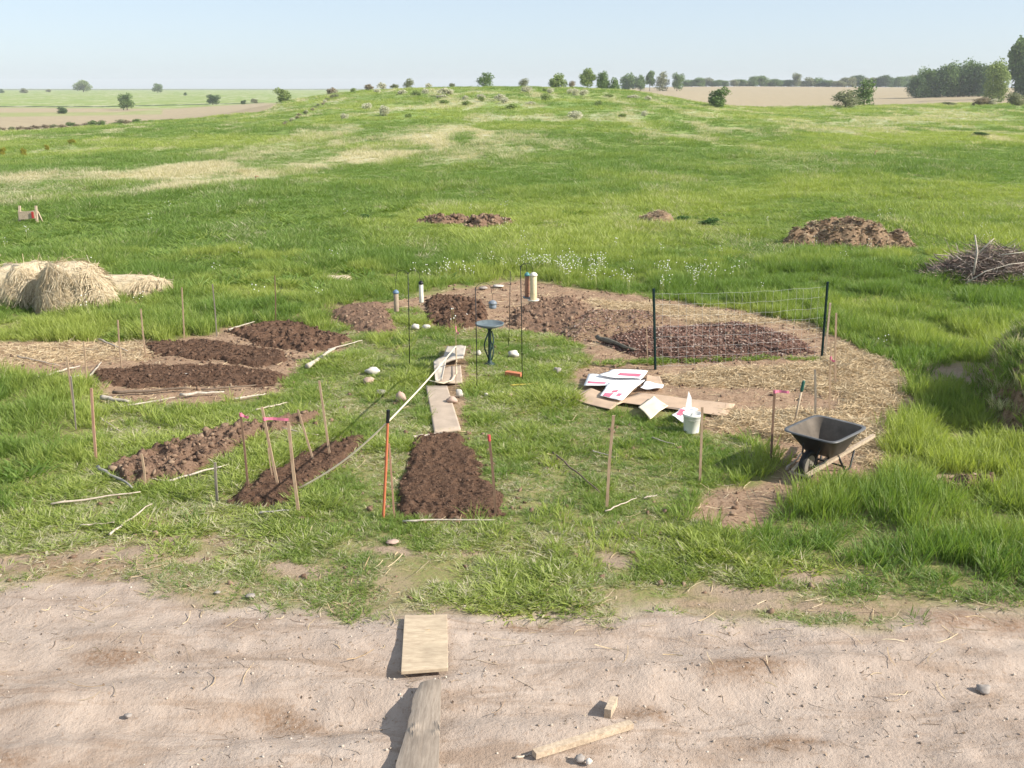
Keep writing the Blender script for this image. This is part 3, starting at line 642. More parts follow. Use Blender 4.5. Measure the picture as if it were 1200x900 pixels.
# ------------------------------------------------------------------ stakes
def tilt_top(bx, by, tx, ty):
    x, y = G(bx, by); z = gz1(x, y); x, y = G(bx, by, z); return Vector((x, y, z)), P(tx, ty, y)
def ribbon(parent, p, length, dx, r=.02, droop=.05, mat='pink_ribbon'):
    mb = MB().mat(mat); mb.tube([p + Vector((0, 0, -.02)), p + Vector((0, 0, .02))], r + .004, 8)
    k = 6; b = len(mb.v)
    for i in range(k + 1):
        t = i / k; c = p + Vector((dx * length * t, -.01 + .02 * math.sin(t * 5), -droop * math.sin(t * 2.4)))
        mb.v += [tuple(c + Vector((0, .004, .016))), tuple(c + Vector((0, -.004, -.016)))]
    for i in range(k): mb.face((b + 2 * i, b + 2 * i + 1, b + 2 * i + 3, b + 2 * i + 2))
    o_ = mb.build('ribbon', parent); return o_
SG = 'wooden garden stakes'
def stake(b, t, label, mat='stake_wood', wd=.026, rib=None, cap=None, name='stake', cat='stake', group=SG, round_=False):
    p, q = tilt_top(*b, *t); e = empty(name, p); tag(e, label, cat, group)
    d = q - p; L = d.length; mb = MB().mat(mat); lo = -d.normalized() * .08
    if round_: mb.tube([lo, d * .5 + Vector((.004, 0, 0)), d], [wd / 2, wd / 2 * .95, wd / 2 * .8], 8)
    else:
        mid = d * .5 + Vector((rng.uniform(-.012, .012), 0, 0)); mb.bar(lo, mid, wd, wd * .62); mb.bar(mid - d.normalized() * .002, d, wd * .985, wd * .60)
    mb.build('shaft', e, False)
    if cap: m2 = MB().mat(cap[0]); m2.tube([d * (1 - cap[1]), d * 1.004], wd * .62, 8); m2.build('cap', e)
    if rib: ribbon(e, d * rib[0], rib[1], rib[2], wd * .6, rib[3] if len(rib) > 3 else .05)
    return p, q
stake((143, 436), (138, 375), 'thin stake leaning left at the back edge of the pale left garden soil', wd=.024)
stake((171, 418), (165, 362), 'thin brown stake just left of the upper dark soil strip', 'stake_wood', .024)
stake((216, 397), (213, 337), 'slim pale stake in the tall grass right of the loose hay', wd=.024)
stake((254, 394), (249, 333), 'slim grey stake in the tall grass, between two others behind the upper strip', 'stake_grey', .022)
stake((323, 379), (322, 323), 'slim brown stake standing at the back of the cloddy patch behind the parallel strips', 'stake_brown', .02)
stake((102, 456), (98, 400), 'brown stake at the left end of the lower dark strip', wd=.022)
stake((88, 487), (78, 418), 'pale tan stake at the far left, leaning left beside a grey one', wd=.028)
stake((89, 503), (83, 441), 'grey weathered stake touching the pale tan stake at the far left', 'stake_grey', .02)
stake((113, 543), (107, 455), 'reddish brown stake at the left edge of the lawn, behind the grey pipe end', 'stake_red', .032)
stake((170, 572), (166, 532), 'short pale peg at the lower left end of the cloddy bed', 'stake_wood', .026)
stake((291, 576), (282, 484), 'stake with a pink ribbon tied to its top, leftmost at the slanting bed', 'stake_brown', .026, rib=(.98, .10, 1, .03), name='stake')
stake((327, 574), (307, 477), 'long pale leaning stake with pink tape stretched from it to its right neighbour', 'stake_wood', .030, rib=(.86, .30, 1, -.0))
stake((320, 564), (314, 525), 'thin short stick tucked behind the long leaning stake', 'stake_wood', .014)
stake((350, 601), (338, 495), 'tall pale stake at the front of the slanting bed holding the lower rope end', 'stake_wood', .034)
stake((369, 545), (349, 480), 'leaning stake in the middle of the slanting bed', 'stake_wood', .024)
stake((387, 538), (374, 446), 'tall stake at the far right end of the slanting bed', 'stake_wood', .028)
stake((255, 590), (252, 542), 'short broken grey stake standing in grass left of the slanting bed', 'stake_grey', .03)
p_rod, q_rod = stake((449, 608), (455, 481), 'bright orange rod with black top and tip, holding the rope at the dark rectangular bed', 'orange_rod', .034, cap=('black_metal', .11), name='marker_rod', cat='rod', group=None, round_=True)
stake((462, 607), (456, 520), 'thin reddish stake leaning against the bright orange rod', 'stake_red', .020)
stake((581, 605), (573, 510), 'dark brown stake with a red painted top at the right of the dark rectangular bed', 'stake_brown', .030, cap=('red_tip', .07))
stake((711, 597), (719, 487), 'lone grey brown stake leaning right in the lawn below the cardboard', 'stake_wood', .034)
stake((820, 566), (823, 477), 'stake standing in front of the white bucket', 'stake_wood', .030)
stake((903, 547), (908, 457), 'dark stake with pink ribbon just left of the wheelbarrow', 'stake_brown', .028, rib=(.98, .18, 1, .0))
stake((955, 490), (955, 433), 'grey stake standing right behind the wheelbarrow tray', 'stake_grey', .030)
stake((972, 486), (974, 400), 'thin stake in the straw with a pink ribbon at mid height', 'stake_wood', .022, rib=(.78, .06, 1, .05))
stake((979, 452), (980, 367), 'pale stake right of the right green metal post', 'stake_wood', .030)
stake((967, 417), (973, 355), 'pale wooden lath leaning against the right green metal post', 'pale_wood', .034)
stake((759, 425), (757, 372), 'thin brown stake just left of the left green metal post', 'stake_wood', .016)
stake((534, 458), (534, 378), 'thin stick with a pink red flag at the far end of the stone path', 'stake_wood', .012, rib=(.93, .08, .7, .1))
# handle with a green grip stuck upright behind the wheelbarrow
p, q = tilt_top(930, 500, 942, 446); e = empty('tool_handle', p); tag(e, 'wooden tool handle with dark green grip leaning behind the wheelbarrow', 'tool')
d = q - p; MB().mat('pale_wood').tube([-d * .08, d * .78], .017, 8).build('shaft', e, True); MB().mat('grip_green').tube([d * .76, d * .8, d * .97, d], [.019, .023, .024, .016], 10).build('grip', e, True)

# ------------------------------------------------------------------ wire fence with two green posts
pa, qa = tilt_top(768, 433, 766, 338); pb, qb = tilt_top(963, 419, 970, 330)
fe = empty('wire_fence', pa); tag(fe, 'wire mesh fence strung between two dark green metal posts behind the leaf mulch', 'wire fence')
for (p, q) in ((pa, qa), (pb, qb)):
    d = q - p; mb = MB().mat('green_post'); mb.bar(-d * .05, d, .045, .007); mb.bar(Vector((0, -.02, 0)) - d * .05, d + Vector((0, -.02, 0)), .008, .034)
    for k in range(14): c_ = d * (.1 + k * .063); mb.bar(c_ + Vector((-.008, -.040, 0)), c_ + Vector((.008, -.040, 0)), .012, .012)
    po = mb.build('post', fe); po.location = p - pa
mb = MB().mat('wire'); rel = pb - pa; hh = (qa - pa).length * .93
lean = (qb - pb)
for r_ in (0.04, .16, .29, .43, .57, .71, .86, 1.0):
    pts = []
    for k in range(17):
        t = k / 16; base = rel * t; top = (qa - pa) * (1 - t) + lean * t; pts.append(base + top * .93 * r_ + Vector((0, .02 * math.sin(t * 9), -.03 * math.sin(t * math.pi) + .01 * math.sin(k * 2.1))))
    mb.tube(pts, .0013, 4, False)
nvw = 22
for k in range(nvw + 1):
    t = k / nvw; base = rel * t; top = (qa - pa) * (1 - t) + lean * t
    mb.tube([base + top * .93 * z_ + Vector((.01 * math.sin(k * 3 + z_ * 5), .02 * math.sin(t * 9), -.03 * math.sin(t * math.pi))) for z_ in (.04, .35, .7, 1.0)], .0013, 4, False)
mb.build('wire_mesh', fe)

# ------------------------------------------------------------------ hook poles, feeders, birdbath
def hookpole(b, top, label, hooks, r=.0075):
    x, y = G(*b); z = gz1(x, y); x, y = G(b[0], b[1], z); T = P(top[0], top[1], y); e = empty('hook_pole', (x, y, z)); tag(e, label, 'hook pole', 'black metal garden hook poles')
    L = T.z - z; dx = T.x - x
    MB().mat('black_metal').tube([(-dx * .05, 0, -.1), (dx * .5 + .004, 0, L * .5), (dx, 0, L - .05)], r, 8).build('pole', e, True)
    ends = []
    for (ang, reach) in hooks:
        c, s_ = math.cos(ang), math.sin(ang); pts = []; rr = reach / 2
        for k in range(13):
            t = math.pi * (1 - k / 12); pts.append((dx + c * (rr + rr * math.cos(t)), s_ * (rr + rr * math.cos(t)), L - .10 + rr * .9 * math.sin(t)))
        ex = pts[-1]; pts.append((ex[0], ex[1], ex[2] - .05)); pts.append((ex[0] + c * .02, ex[1] + s_ * .02, ex[2] - .075)); pts.append((ex[0] + c * .045, ex[1] + s_ * .045, ex[2] - .05))
        MB().mat('black_metal').tube([(dx, 0, L - .3)] + pts, r * .5, 7).build('hook', e, True); ends.append(Vector((x + ex[0] + c * .02, y + ex[1] + s_ * .02, z + ex[2] - .075)))
    return ends
E1 = hookpole((480, 432), (478, 316), 'black double hook pole holding two tube feeders, leftmost of the poles', [(math.pi, .20), (0, .20)])
E2 = hookpole((559, 459), (557, 333), 'black hook pole nearest the camera, just left of the birdbath', [(0.15, .26)])
E3 = hookpole((612, 446), (610, 308), 'tall black pole with hooks carrying the cream and red feeders, right of the birdbath', [(.9, .16), (.15, .20)])
E4 = hookpole((596, 409), (598, 315), 'thin black hook pole farthest from the camera, behind the birdbath', [(2.6, .16)], .006)
def feeder(end, Lt, r, body, cap, label, drop=.12, tray=None):
    e = empty('bird_feeder', (end.x, end.y, end.z - drop - Lt)); tag(e, label, 'bird feeder')
    MB().mat('black_metal').tube([(0, 0, Lt), (0, 0, Lt + drop)], .003, 5).build('hanger', e)
    MB().mat(body).lathe([(r * .9, .0), (r, .01), (r, Lt * .45), (r * .97, Lt * .5), (r, Lt - .02), (r * .9, Lt - .01)], n=16).build('tube', e, True)
    MB().mat(cap).lathe([(r * 1.15, Lt - .02), (r * 1.2, Lt), (r * .8, Lt + .03), (.01, Lt + .045)], n=16).build('cap', e, True)
    for zz in (.25, .6):
        for a in (0.3, 3.4): MB().mat('black_metal').tube([(math.cos(a) * r * .8, math.sin(a) * r * .8, Lt * zz), (math.cos(a) * (r + .05), math.sin(a) * (r + .05), Lt * zz)], .004, 5).build('perch', e)
    if tray: MB().mat(tray).lathe([(.02, -.02), (r * 1.7, -.015), (r * 1.8, .01), (r * 1.6, 0), (.02, -.005)], n=18).build('tray', e, True)
feeder(E1[0], .34, .045, 'feeder_wood', 'blue_cap', 'brown tube feeder with a blue cap hanging left on the double hook pole', .22)
feeder(E1[1], .34, .038, 'feeder_white', 'black_metal', 'slim whitish tube feeder hanging right on the double hook pole', .06)
feeder(E2[0], .09, .06, 'feeder_blue', 'feeder_blue', 'small blue grey feeder hanging on a long wire from the nearest pole', .14)
feeder(E3[1], .42, .055, 'feeder_tan', 'feeder_white', 'thick cream seed tube feeder on the tall pole right of the birdbath', .03, 'feeder_white')
feeder(E3[0], .38, .04, 'feeder_red', 'teal_cap', 'red brown tube feeder with teal cap beside the thick cream feeder', .05, 'feeder_blue')
x, y = G(574, 428); z = gz1(x, y); e = empty('birdbath', (x, y, z)); tag(e, 'low birdbath with blue grey bowl on a slim dark green twisted pedestal', 'birdbath')
Tb = P(574, 384, y).z - z; sc_ = P(590, 380, y).x - P(556, 380, y).x
mb = MB().mat('bath_foot'); mb.lathe([(.11, 0), (.12, .02), (.05, .05), (.03, .10), (.028, Tb - .05), (.06, Tb)], n=16)
for k in range(3):
    a0 = k * 2.09; mb.tube([(math.cos(a0 + t * 2.2) * (.035 + .06 * math.sin(t * math.pi)), math.sin(a0 + t * 2.2) * (.035 + .06 * math.sin(t * math.pi)), .1 + t * (Tb - .16)) for t in [i / 8 for i in range(9)]], .014, 6)
mb.build('pedestal', e, True)
rb = sc_ / 2; MB().mat('bath_bowl').lathe([(.05, Tb), (rb * .6, Tb + .015), (rb * .95, Tb + .05), (rb, Tb + .085), (rb * .96, Tb + .088), (rb * .88, Tb + .06), (rb * .5, Tb + .04), (.01, Tb + .035)], n=32).build('bowl', e, True)

# ------------------------------------------------------------------ wheelbarrow
wx_, wy_ = 3.76, 11.95
wb = empty('wheelbarrow', (wx_, wy_, gz1(wx_, wy_)), R(45)); tag(wb, 'black plastic wheelbarrow with pale wooden handles parked empty on the bare soil', 'wheelbarrow')
def ring(x0, x1, yw, z0_, z1_, n=56, ex=7.0):
    cx = (x0 + x1) / 2; hx = (x1 - x0) / 2; out = []
    for k in range(n):
        a = 2 * math.pi * k / n; c, s_ = math.cos(a), math.sin(a)
        X = math.copysign(abs(c) ** (2 / ex), c) * hx; Yy = math.copysign(abs(s_) ** (2 / ex), s_) * yw / 2
        t = (X / hx + 1) / 2; out.append((cx + X, Yy, z0_ * (1 - t) + z1_ * t))
    return out
tr = [ring(.26, .62, .36, .27, .27), ring(.22, .64, .39, .285, .285), ring(-.05, .80, .70, .60, .60), ring(-.085, .83, .76, .605, .605), ring(-.088, .833, .766, .59, .59)]
inn = [ring(-.04, .79, .68, .598, .598), ring(.235, .625, .375, .30, .30), ring(.24, .62, .37, .296, .296)]
def loft(mb, rings, closeA=None, closeB=None):
    n = len(rings[0]); b = len(mb.v)
    for r_ in rings: mb.v += r_
    for i in range(len(rings) - 1):
        for k in range(n): mb.face((b + i * n + k, b + i * n + (k + 1) % n, b + (i + 1) * n + (k + 1) % n, b + (i + 1) * n + k))
    if closeA: mb.face(reversed(range(b, b + n)))
    if closeB: mb.face(range(b + (len(rings) - 1) * n, b + len(rings) * n))
mb = MB().mat('black_plastic'); loft(mb, [tr[0], tr[1], tr[2]], True); mb.mat('tray_rim'); loft(mb, [tr[2], tr[3], tr[4]]); 
loft(mb, [tr[3], inn[0]]); mb.mat('tray_dust'); loft(mb, inn, None, True)
mb.build('tray', wb, True)
for s_ in (-1, 1):
    mb = MB().mat('pale_wood'); mb.bar((-.20, s_ * .10, .14), (1.22, s_ * .27, .36), .045, .038, (0, 0, 1)); mb.build('handle', wb)
for s_ in (-1, 1):
    mb = MB().mat('black_metal'); mb.tube([(.42, s_ * .19, .26), (.60, s_ * .21, .01), (.74, s_ * .21, .01), (.80, s_ * .22, .29)], .014, 8); mb.build('leg', wb, True)
mb = MB().mat('black_metal')
for s_ in (-1, 1): mb.tube([(.0, s_ * .085, .19), (.16, s_ * .13, .22), (.3, s_ * .14, .28)], .013, 7); mb.tube([(-.0, s_ * .075, .19), (.05, s_ * .12, .45)], .011, 7)
mb.tube([(-.0, -.10, .19), (-.0, .10, .19)], .012, 8); mb.build('frame', wb)
mb = MB().mat('rim_metal'); mb.bar((-.21, -.14, .13), (-.21, .14, .13), .02, .03); mb.build('nose_bar', wb)
mb = MB().mat('black_metal'); mb.bar((.62, -.21, .06), (.62, .21, .06), .02, .012); mb.build('cross_brace', wb)
mb = MB().mat('rubber'); prof = [(.135, -.032), (.165, -.045), (.188, -.036), (.197, 0), (.188, .036), (.165, .045), (.135, .032)]; nr = 28; b = 0
for k in range(nr):
    a = 2 * math.pi * k / nr
    for (r_, w_) in prof: mb.v.append((math.cos(a) * r_, w_, .197 + math.sin(a) * r_))
m_ = len(prof)
for k in range(nr):
    for j in range(m_): mb.face((k * m_ + j, k * m_ + (j + 1) % m_, ((k + 1) % nr) * m_ + (j + 1) % m_, ((k + 1) % nr) * m_ + j))
wh = mb.build('wheel', wb, True)
mb = MB().mat('rim_metal'); mb.tube([(0, -.028, .197), (0, .028, .197)], .136, 24); mb.tube([(0, -.05, .197), (0, .05, .197)], .03, 12); mb.build('rim', wh)
# soil and chips lie by the wheel
# ------------------------------------------------------------------ cardboard, paper, bucket
def sheet(name, pts, z, mat, label, cat, th=.006, bumpy=.02, prints=(), group=None, seed=1):
    """flat sheet outlined by pixel corners, lying on the ground with gentle buckling"""
    poly = [Vector((*G(px_, py_, z), 0)) for px_, py_ in pts]; A, B, C_, D = poly; n = 14
    cx = sum((p for p in poly), Vector()) / 4; z0 = gz1(cx.x, cx.y); e_ = None
    def pt(u, v): return (A * (1 - u) + B * u) * (1 - v) + (D * (1 - u) + C_ * u) * v
    def hz(u, v): 
        return z + z0 * .0 + bumpy * (fbm(np.array([u * 2.3 + seed]), np.array([v * 2.3 + seed]), seed, 2)[0] * 2 - .6) + bumpy * .6 * (max(abs(u - .5), abs(v - .5)) * 2) ** 4 * (.5 + .5 * math.sin(seed + 3 * u + 5 * v))
    def patch(u0, u1, v0, v1, dz, m, th_):
        mb = MB().mat(m); k = n + 1
        for side in (0, 1):
            for i in range(k):
                for j in range(k):
                    u = u0 + (u1 - u0) * i / n; v = v0 + (v1 - v0) * j / n; p = pt(u, v) - cx; mb.v.append((p.x, p.y, hz(u, v) + dz - side * th_))
        for i in range(n):
            for j in range(n):
                a = i * k + j; mb.face((a, a + k, a + k + 1, a + 1)); a += k * k; mb.face((a, a + 1, a + k + 1, a + k))
        rim = [(i, 0) for i in range(k)] + [(n, j) for j in range(1, k)] + [(i, n) for i in range(n - 1, -1, -1)] + [(0, j) for j in range(n - 1, 0, -1)]
        for q_ in range(len(rim)):
            a = rim[q_][0] * k + rim[q_][1]; b_ = rim[(q_ + 1) % len(rim)]; b_ = b_[0] * k + b_[1]; mb.face((a, b_, b_ + k * k, a + k * k)[::-1])
        return mb
    ob = patch(0, 1, 0, 1, 0, mat, th).build(name, None, True); ob.location = (cx.x, cx.y, 0); tag(ob, label, cat, group)
    for (u0, u1, v0, v1) in prints:
        pr = patch(u0, u1, v0, v1, .003, 'red_print', .0015).build('printed_patch', ob, True)
    return ob
CG = 'cardboard and paper laid on the soil'
sheet('cardboard_sheet', [(664, 466), (692, 456), (735, 470), (716, 480)], .05, 'cardboard', 'plain tan cardboard sheet at the left end, poking out under the white ones', 'cardboard', group=CG, seed=2)
sheet('cardboard_sheet', [(712, 470), (748, 461), (862, 474), (850, 488)], .05, 'cardboard', 'long tan cardboard sheet running right towards the white bucket', 'cardboard', group=CG, bumpy=.02, seed=4)
sheet('white_sheet', [(684, 453), (690, 440), (757, 437), (746, 454)], .07, 'white_card', 'largest white sheet, back layer of the printed stack, with a red square at its left', 'paper', group=CG, bumpy=.025, prints=((.20, .38, .05, .38),), seed=6)
sheet('white_sheet', [(703, 464), (713, 450), (756, 446), (729, 470)], .10, 'white_card', 'white sheet with small red squares at its left end, front layer of the printed stack', 'paper', group=CG, bumpy=.025, prints=((.02, .30, .10, .42), (.35, .48, .30, .50), (.15, .30, .60, .75)), seed=8)
sheet('white_sheet', [(701, 441), (717, 433), (759, 436), (752, 445)], .11, 'white_card', 'folded white sheet with a red band at the very back of the stack', 'paper', group=CG, bumpy=.03, prints=((.35, .62, .35, .9),), seed=9)
sheet('cardboard_sheet', [(756, 450), (758, 440), (773, 441), (777, 451)], .04, 'cardboard', 'small tan cardboard piece at the back right of the white stack', 'cardboard', group=CG, bumpy=.01, seed=5)
sheet('white_sheet', [(750, 456), (756, 449), (778, 452), (774, 457)], .06, 'white_card', 'narrow white paper strip at the right end of the white stack', 'paper', group=CG, bumpy=.03, seed=10)
sheet('cream_sheet', [(748, 478), (766, 465), (783, 476), (762, 491)], .09, 'cream_card', 'cream coloured square sheet turned like a diamond', 'paper', group=CG, bumpy=.02, seed=12)
sheet('white_sheet', [(787, 490), (800, 479), (818, 485), (806, 495)], .10, 'white_card', 'small crumpled white sheet with red mark leaning at the bucket', 'paper', group=CG, bumpy=.05, prints=((.3, .75, .05, .35),), seed=14)
x, y = G(810, 507); z = gz1(x, y); e = empty('bucket', (x, y, z)); tag(e, 'white plastic bucket in the grass at the end of the cardboard', 'bucket')
hb = P(810, 484, y).z - z; rb = (P(821, 495, y).x - P(800, 495, y).x) / 2
MB().mat('white_plastic').lathe([(rb * .82, 0), (rb * .84, .01), (rb * .97, hb * .86), (rb * 1.06, hb * .88), (rb * 1.06, hb), (rb * .98, hb), (rb * .80, .03), (.01, .02)], n=28).build('body', e, True)
MB().mat('wire').tube([(rb * 1.05 * math.cos(t), -.02 - rb * .9 * math.sin(t), hb * .9 - .05 * math.sin(t)) for t in [i / 10 * math.pi for i in range(11)]], .003, 5).build('handle', e)
x, y = G(838, 484); e = MB().mat('white_card'); 
e.v += [(0, 0, 0), (.11, .01, .0), (.10, .03, .20), (.05, .02, .31), (0, .012, 0), (.11, .022, 0), (.10, .042, .20), (.05, .032, .31)]
for f in ((0, 1, 2, 3), (7, 6, 5, 4), (0, 4, 5, 1), (1, 5, 6, 2), (2, 6, 7, 3), (3, 7, 4, 0)): e.face(f)
xx = P(802, 484, y).x; ob = e.build('card_flap'); ob.location = (xx, y - .02, gz1(x, y) + .02); tag(ob, 'pointed white carton flap standing upright just behind the bucket', 'cardboard')

# ------------------------------------------------------------------ path slabs, boards, logs, sticks
sheet('path_slab', [(499, 452), (524, 452), (540, 503), (509, 507)], .05, 'slab', 'long flat tan paving slab at the near end of the garden path', 'slab', .04, .006, seed=20)
sheet('path_slab', [(513, 430), (540, 428), (542, 448), (512, 450)], .04, 'slab', 'brownish paving slab in the middle of the garden path, under the rope loop', 'slab', .03, .02, seed=22)
sheet('paper_sack', [(524, 406), (546, 407), (543, 421), (518, 424)], .10, 'paper_sack', 'crumpled pale paper sack at the far end of the garden path', 'paper sack', .04, .035, seed=24)
sheet('paper_sack', [(508, 424), (524, 418), (518, 445), (510, 446)], .12, 'paper_sack', 'folded whitish sack edge along the left side of the path', 'paper sack', .04, .03, seed=26)
M_path = gmask([(497, 455), (512, 425), (522, 404), (548, 404), (548, 450), (545, 508), (507, 510)], .04, False)
M_soil = np.maximum(M_soil, 0)
M_cover = np.maximum.reduce([M_path, gmask([(664, 466), (690, 440), (762, 436), (780, 455), (865, 474), (850, 490), (800, 490), (760, 492), (716, 481)], .04, False), gmask([(470, 718), (526, 718), (526, 790), (468, 790)], .04, False), gmask([(486, 795), (518, 790), (515, 1000), (465, 1000)], .04, False)])
# wide board on the road
x0, y0 = G(470, 789, .06); x1, y1 = G(525, 785, .06); x2, y2 = G(524, 722, .06); x3, y3 = G(474, 723, .06)
mb = MB().mat('board')
bc = [(x0, y0), (x1, y1), (x2, y2), (x3, y3)]; cxb = sum(p[0] for p in bc) / 4; cyb = sum(p[1] for p in bc) / 4
for zz in (.0, .035): mb.v += [(p[0] - cxb, p[1] - cyb, zz) for p in bc]
for f in ((3, 2, 1, 0), (4, 5, 6, 7), (0, 1, 5, 4), (1, 2, 6, 5), (2, 3, 7, 6), (3, 0, 4, 7)): mb.face(f)
ob = mb.build('board'); ob.location = (cxb, cyb, .045); bv = ob.modifiers.new('b', 'BEVEL'); bv.width = .004; bv.segments = 2; tag(ob, 'short wide pale board lying on the dirt road at the edge of the grass', 'board')
# old plank with a knot and a ragged left edge
L0, L1 = G(503, 796, .14)[1], 4.2
mb = MB().mat('old_plank'); n = 60; k = 16; rows = []
for side in (0, 1):
    for i in range(n + 1):
        yy = L0 + (L1 - L0) * i / n
        py_ = proj(0, yy, .14)[1]
        xr = P(np.interp(py_, [795, 900, 1100], [517, 514, 508]), py_, yy).x
        xl = P(np.interp(py_, [795, 840, 900, 1100], [491, 478, 465, 440]), py_, yy).x + (fbm(np.array([yy * 5.]), np.array([1.]), 401, 4)[0] - .5) * .09
        for j in range(k + 1):
            t = j / k; X = xl + (xr - xl) * t; zc = .14 - side * .045
            kn = math.exp(-(((X - (xl * .42 + xr * .58)) / .07) ** 2 + ((yy - G(494, 853, .14)[1]) / .05) ** 2)); rg = math.exp(-((math.hypot((X - (xl * .42 + xr * .58)) / 1.5, yy - G(494, 853, .14)[1]) - .075) / .012) ** 2)
            zc += (side == 0) * (.012 * rg - .008 * kn + .006 * (fbm(np.array([X * 18.]), np.array([yy * 2.]), 403, 3)[0] - .5)) - .03 * (1 - t) ** 3
            mb.v.append((X, yy, zc))
K = k + 1; off = (n + 1) * K
for i in range(n):
    for j in range(k): a = i * K + j; mb.face((a, a + K, a + K + 1, a + 1)); a += off; mb.face((a, a + 1, a + K + 1, a + K))
rim = [(i, 0) for i in range(n + 1)] + [(n, j) for j in range(1, K)] + [(i, k) for i in range(n - 1, -1, -1)] + [(0, j) for j in range(k - 1, 0, -1)]
for q_ in range(len(rim)):
    a = rim[q_][0] * K + rim[q_][1]; b_ = rim[(q_ + 1) % len(rim)]; b_ = b_[0] * K + b_[1]; mb.face((a, b_, b_ + off, a + off))
ob = mb.build('old_plank', None, False); tag(ob, 'weathered grey plank with an oval knot and ragged left edge, running out of the bottom', 'plank')
def logobj(name, p0, p1, r, mat, label, cat, z=.03, jit=.01, n=9, group=None, rect=None, taper=.6):
    x0, y0 = G(*p0, z); x1, y1 = G(*p1, z); lift = .045 * (1 - float(look(M_road, [x0], [y0])[0])); a = Vector((x0, y0, gz1(x0, y0) + r * .8 + lift)); b = Vector((x1, y1, gz1(x1, y1) + r * .8 + lift)); mid = (a + b) / 2
    mb = MB().mat(mat)
    if rect: mb.bar(a - mid, b - mid, rect[0], rect[1], (0, 0, 1))
    else:
        pts = []; rr = []
        for i in range(n):
            t = i / (n - 1); pts.append((a - mid).lerp(b - mid, t) + Vector((rng.uniform(-jit, jit), rng.uniform(-jit, jit), rng.uniform(-.3, .3) * jit))); rr.append(r * (1 - (1 - taper) * t) * rng.uniform(.85, 1.15))
        mb.tube(pts, rr, 8)
    ob = mb.build(name, None, rect is None); ob.location = mid; tag(ob, label, cat, group); return ob
logobj('wooden_beam', (626, 890), (740, 850), .055, 'pale_wood', 'pale split wooden post lying slantwise on the dirt road', 'post', rect=(.060, .05))
logobj('wood_piece', (604, 890), (622, 885), .012, 'branch', 'thin splinter of wood beside the lower end of the split post', 'wood', taper=.3)
logobj('wood_block', (712, 836), (720, 817), .05, 'pale_wood', 'small upright pale wood block above the split post on the dirt road', 'wood block', rect=(.055, .075))
BRG = 'weathered branches laid as bed edging'
br = [((130, 462), (222, 456), .030, 'bark', 'dark crooked branch edging the lower strip in the left garden, left of two'),
      ((212, 466), (262, 461), .028, 'white_branch', 'whitish branch below the lower dark strip, between two darker ones'),
      ((275, 469), (312, 462), .018, 'white_branch', 'thin straight pale stick at the right of the lower dark strip'),
      ((118, 468), (152, 474), .045, 'white_branch', 'broken pale bark chunks at the left under the crooked dark branch'),
      ((40, 446), (92, 430), .022, 'white_branch', 'straight whitish pole at the far left, lying beside the leaning stakes'),
      ((66, 452), (96, 440), .018, 'grey_pipe', 'thin grey stick behind the leaning far left stakes'),
      ((362, 432), (392, 412), .045, 'white_branch', 'short thick pale forked log at the right tip of the left garden'),
      ((385, 412), (424, 401), .014, 'white_branch', 'thin pale stick pointing right from the forked log'),
      ((112, 551), (158, 577), .024, 'grey_pipe', 'grey pipe lying at the left end of the cloddy bed'),
      ((60, 592), (165, 580), .014, 'branch', 'long thin stick in the grass joining the lower end of the grey pipe'),
      ((195, 567), (268, 546), .016, 'white_branch', 'pale stick along the near side of the cloddy bed'),
      ((232, 518), (254, 509), .026, 'white_branch', 'short thick pale stick on the far side of the cloddy bed'),
      ((300, 482), (336, 472), .014, 'branch', 'thin stick in the lawn above the pink taped stakes'),
      ((115, 492), (142, 508), .010, 'branch', 'slim twig in the lawn near the reddish brown stake'),
      ((128, 628), (178, 592), .014, 'branch', 'curved pale stick lying slantwise at the lower left edge of the lawn'),
      ((95, 618), (135, 614), .010, 'branch', 'thin dry twig beside the curved pale stick'),
      ((472, 614), (580, 613), .012, 'white_branch', 'straight thin stick along the front edge of the dark rectangular bed'),
      ((304, 603), (338, 602), .014, 'grey_pipe', 'short grey stick at the lower tip of the slanting bed'),
      ((484, 515), (520, 510), .022, 'branch', 'short tan stick along the back edge of the dark rectangular bed'),
      ((648, 530), (704, 578), .014, 'bark', 'long brown stick in the lawn pointing at the lone grey stake'),
      ((694, 528), (720, 536), .010, 'branch', 'short thin stick right of the lone grey stake, upper one'),
      ((755, 584), (770, 582), .010, 'branch', 'tiny pale stick in the lawn right of the lone stake base'),
      ((710, 600), (745, 584), .010, 'branch', 'thin pale stick touching the foot of the lone grey stake'),
      ((764, 515), (790, 524), .010, 'branch', 'thin pale stick in the grass left of the stake before the bucket'),
      ((700, 398), (742, 414), .055, 'dark_log', 'dark grey log lying at the left front of the leaf mulch bed'),
      ((922, 552), (940, 536), .018, 'branch', 'pale wood scrap on the soil at the wheel of the wheelbarrow'),
      ((236, 459), (300, 452), .020, 'bark', 'dark thin branch right behind the whitish one under the lower strip'),
      ((150, 478), (205, 470), .016, 'white_branch', 'pale twig in the lawn just below the broken bark chunks'),
      ((268, 388), (300, 376), .016, 'white_branch', 'pale stick behind the cloddy patch at the back of the left garden'),
      ((20, 420), (70, 428), .016, 'branch', 'thin stick on the pale soil at the far left'),
      ((116, 398), (150, 414), .020, 'branch', 'short branch on the pale soil between two leaning back row stakes'),
      ((106, 440), (118, 425), .018, 'white_branch', 'little forked pale twig at the left tip of the lower dark strip'),
      ((160, 560), (196, 566), .012, 'branch', 'thin stick at the near side of the cloddy bed beside the short peg'),
      ((330, 505), (372, 512), .010, 'branch', 'fine twig in the lawn between the two left beds'),
      ((1075, 452), (1130, 446), .020, 'bark', 'dark branch in the shaded grass left of the weedy pile'),
      ((838, 722), (1000, 722), .0, '', '')]
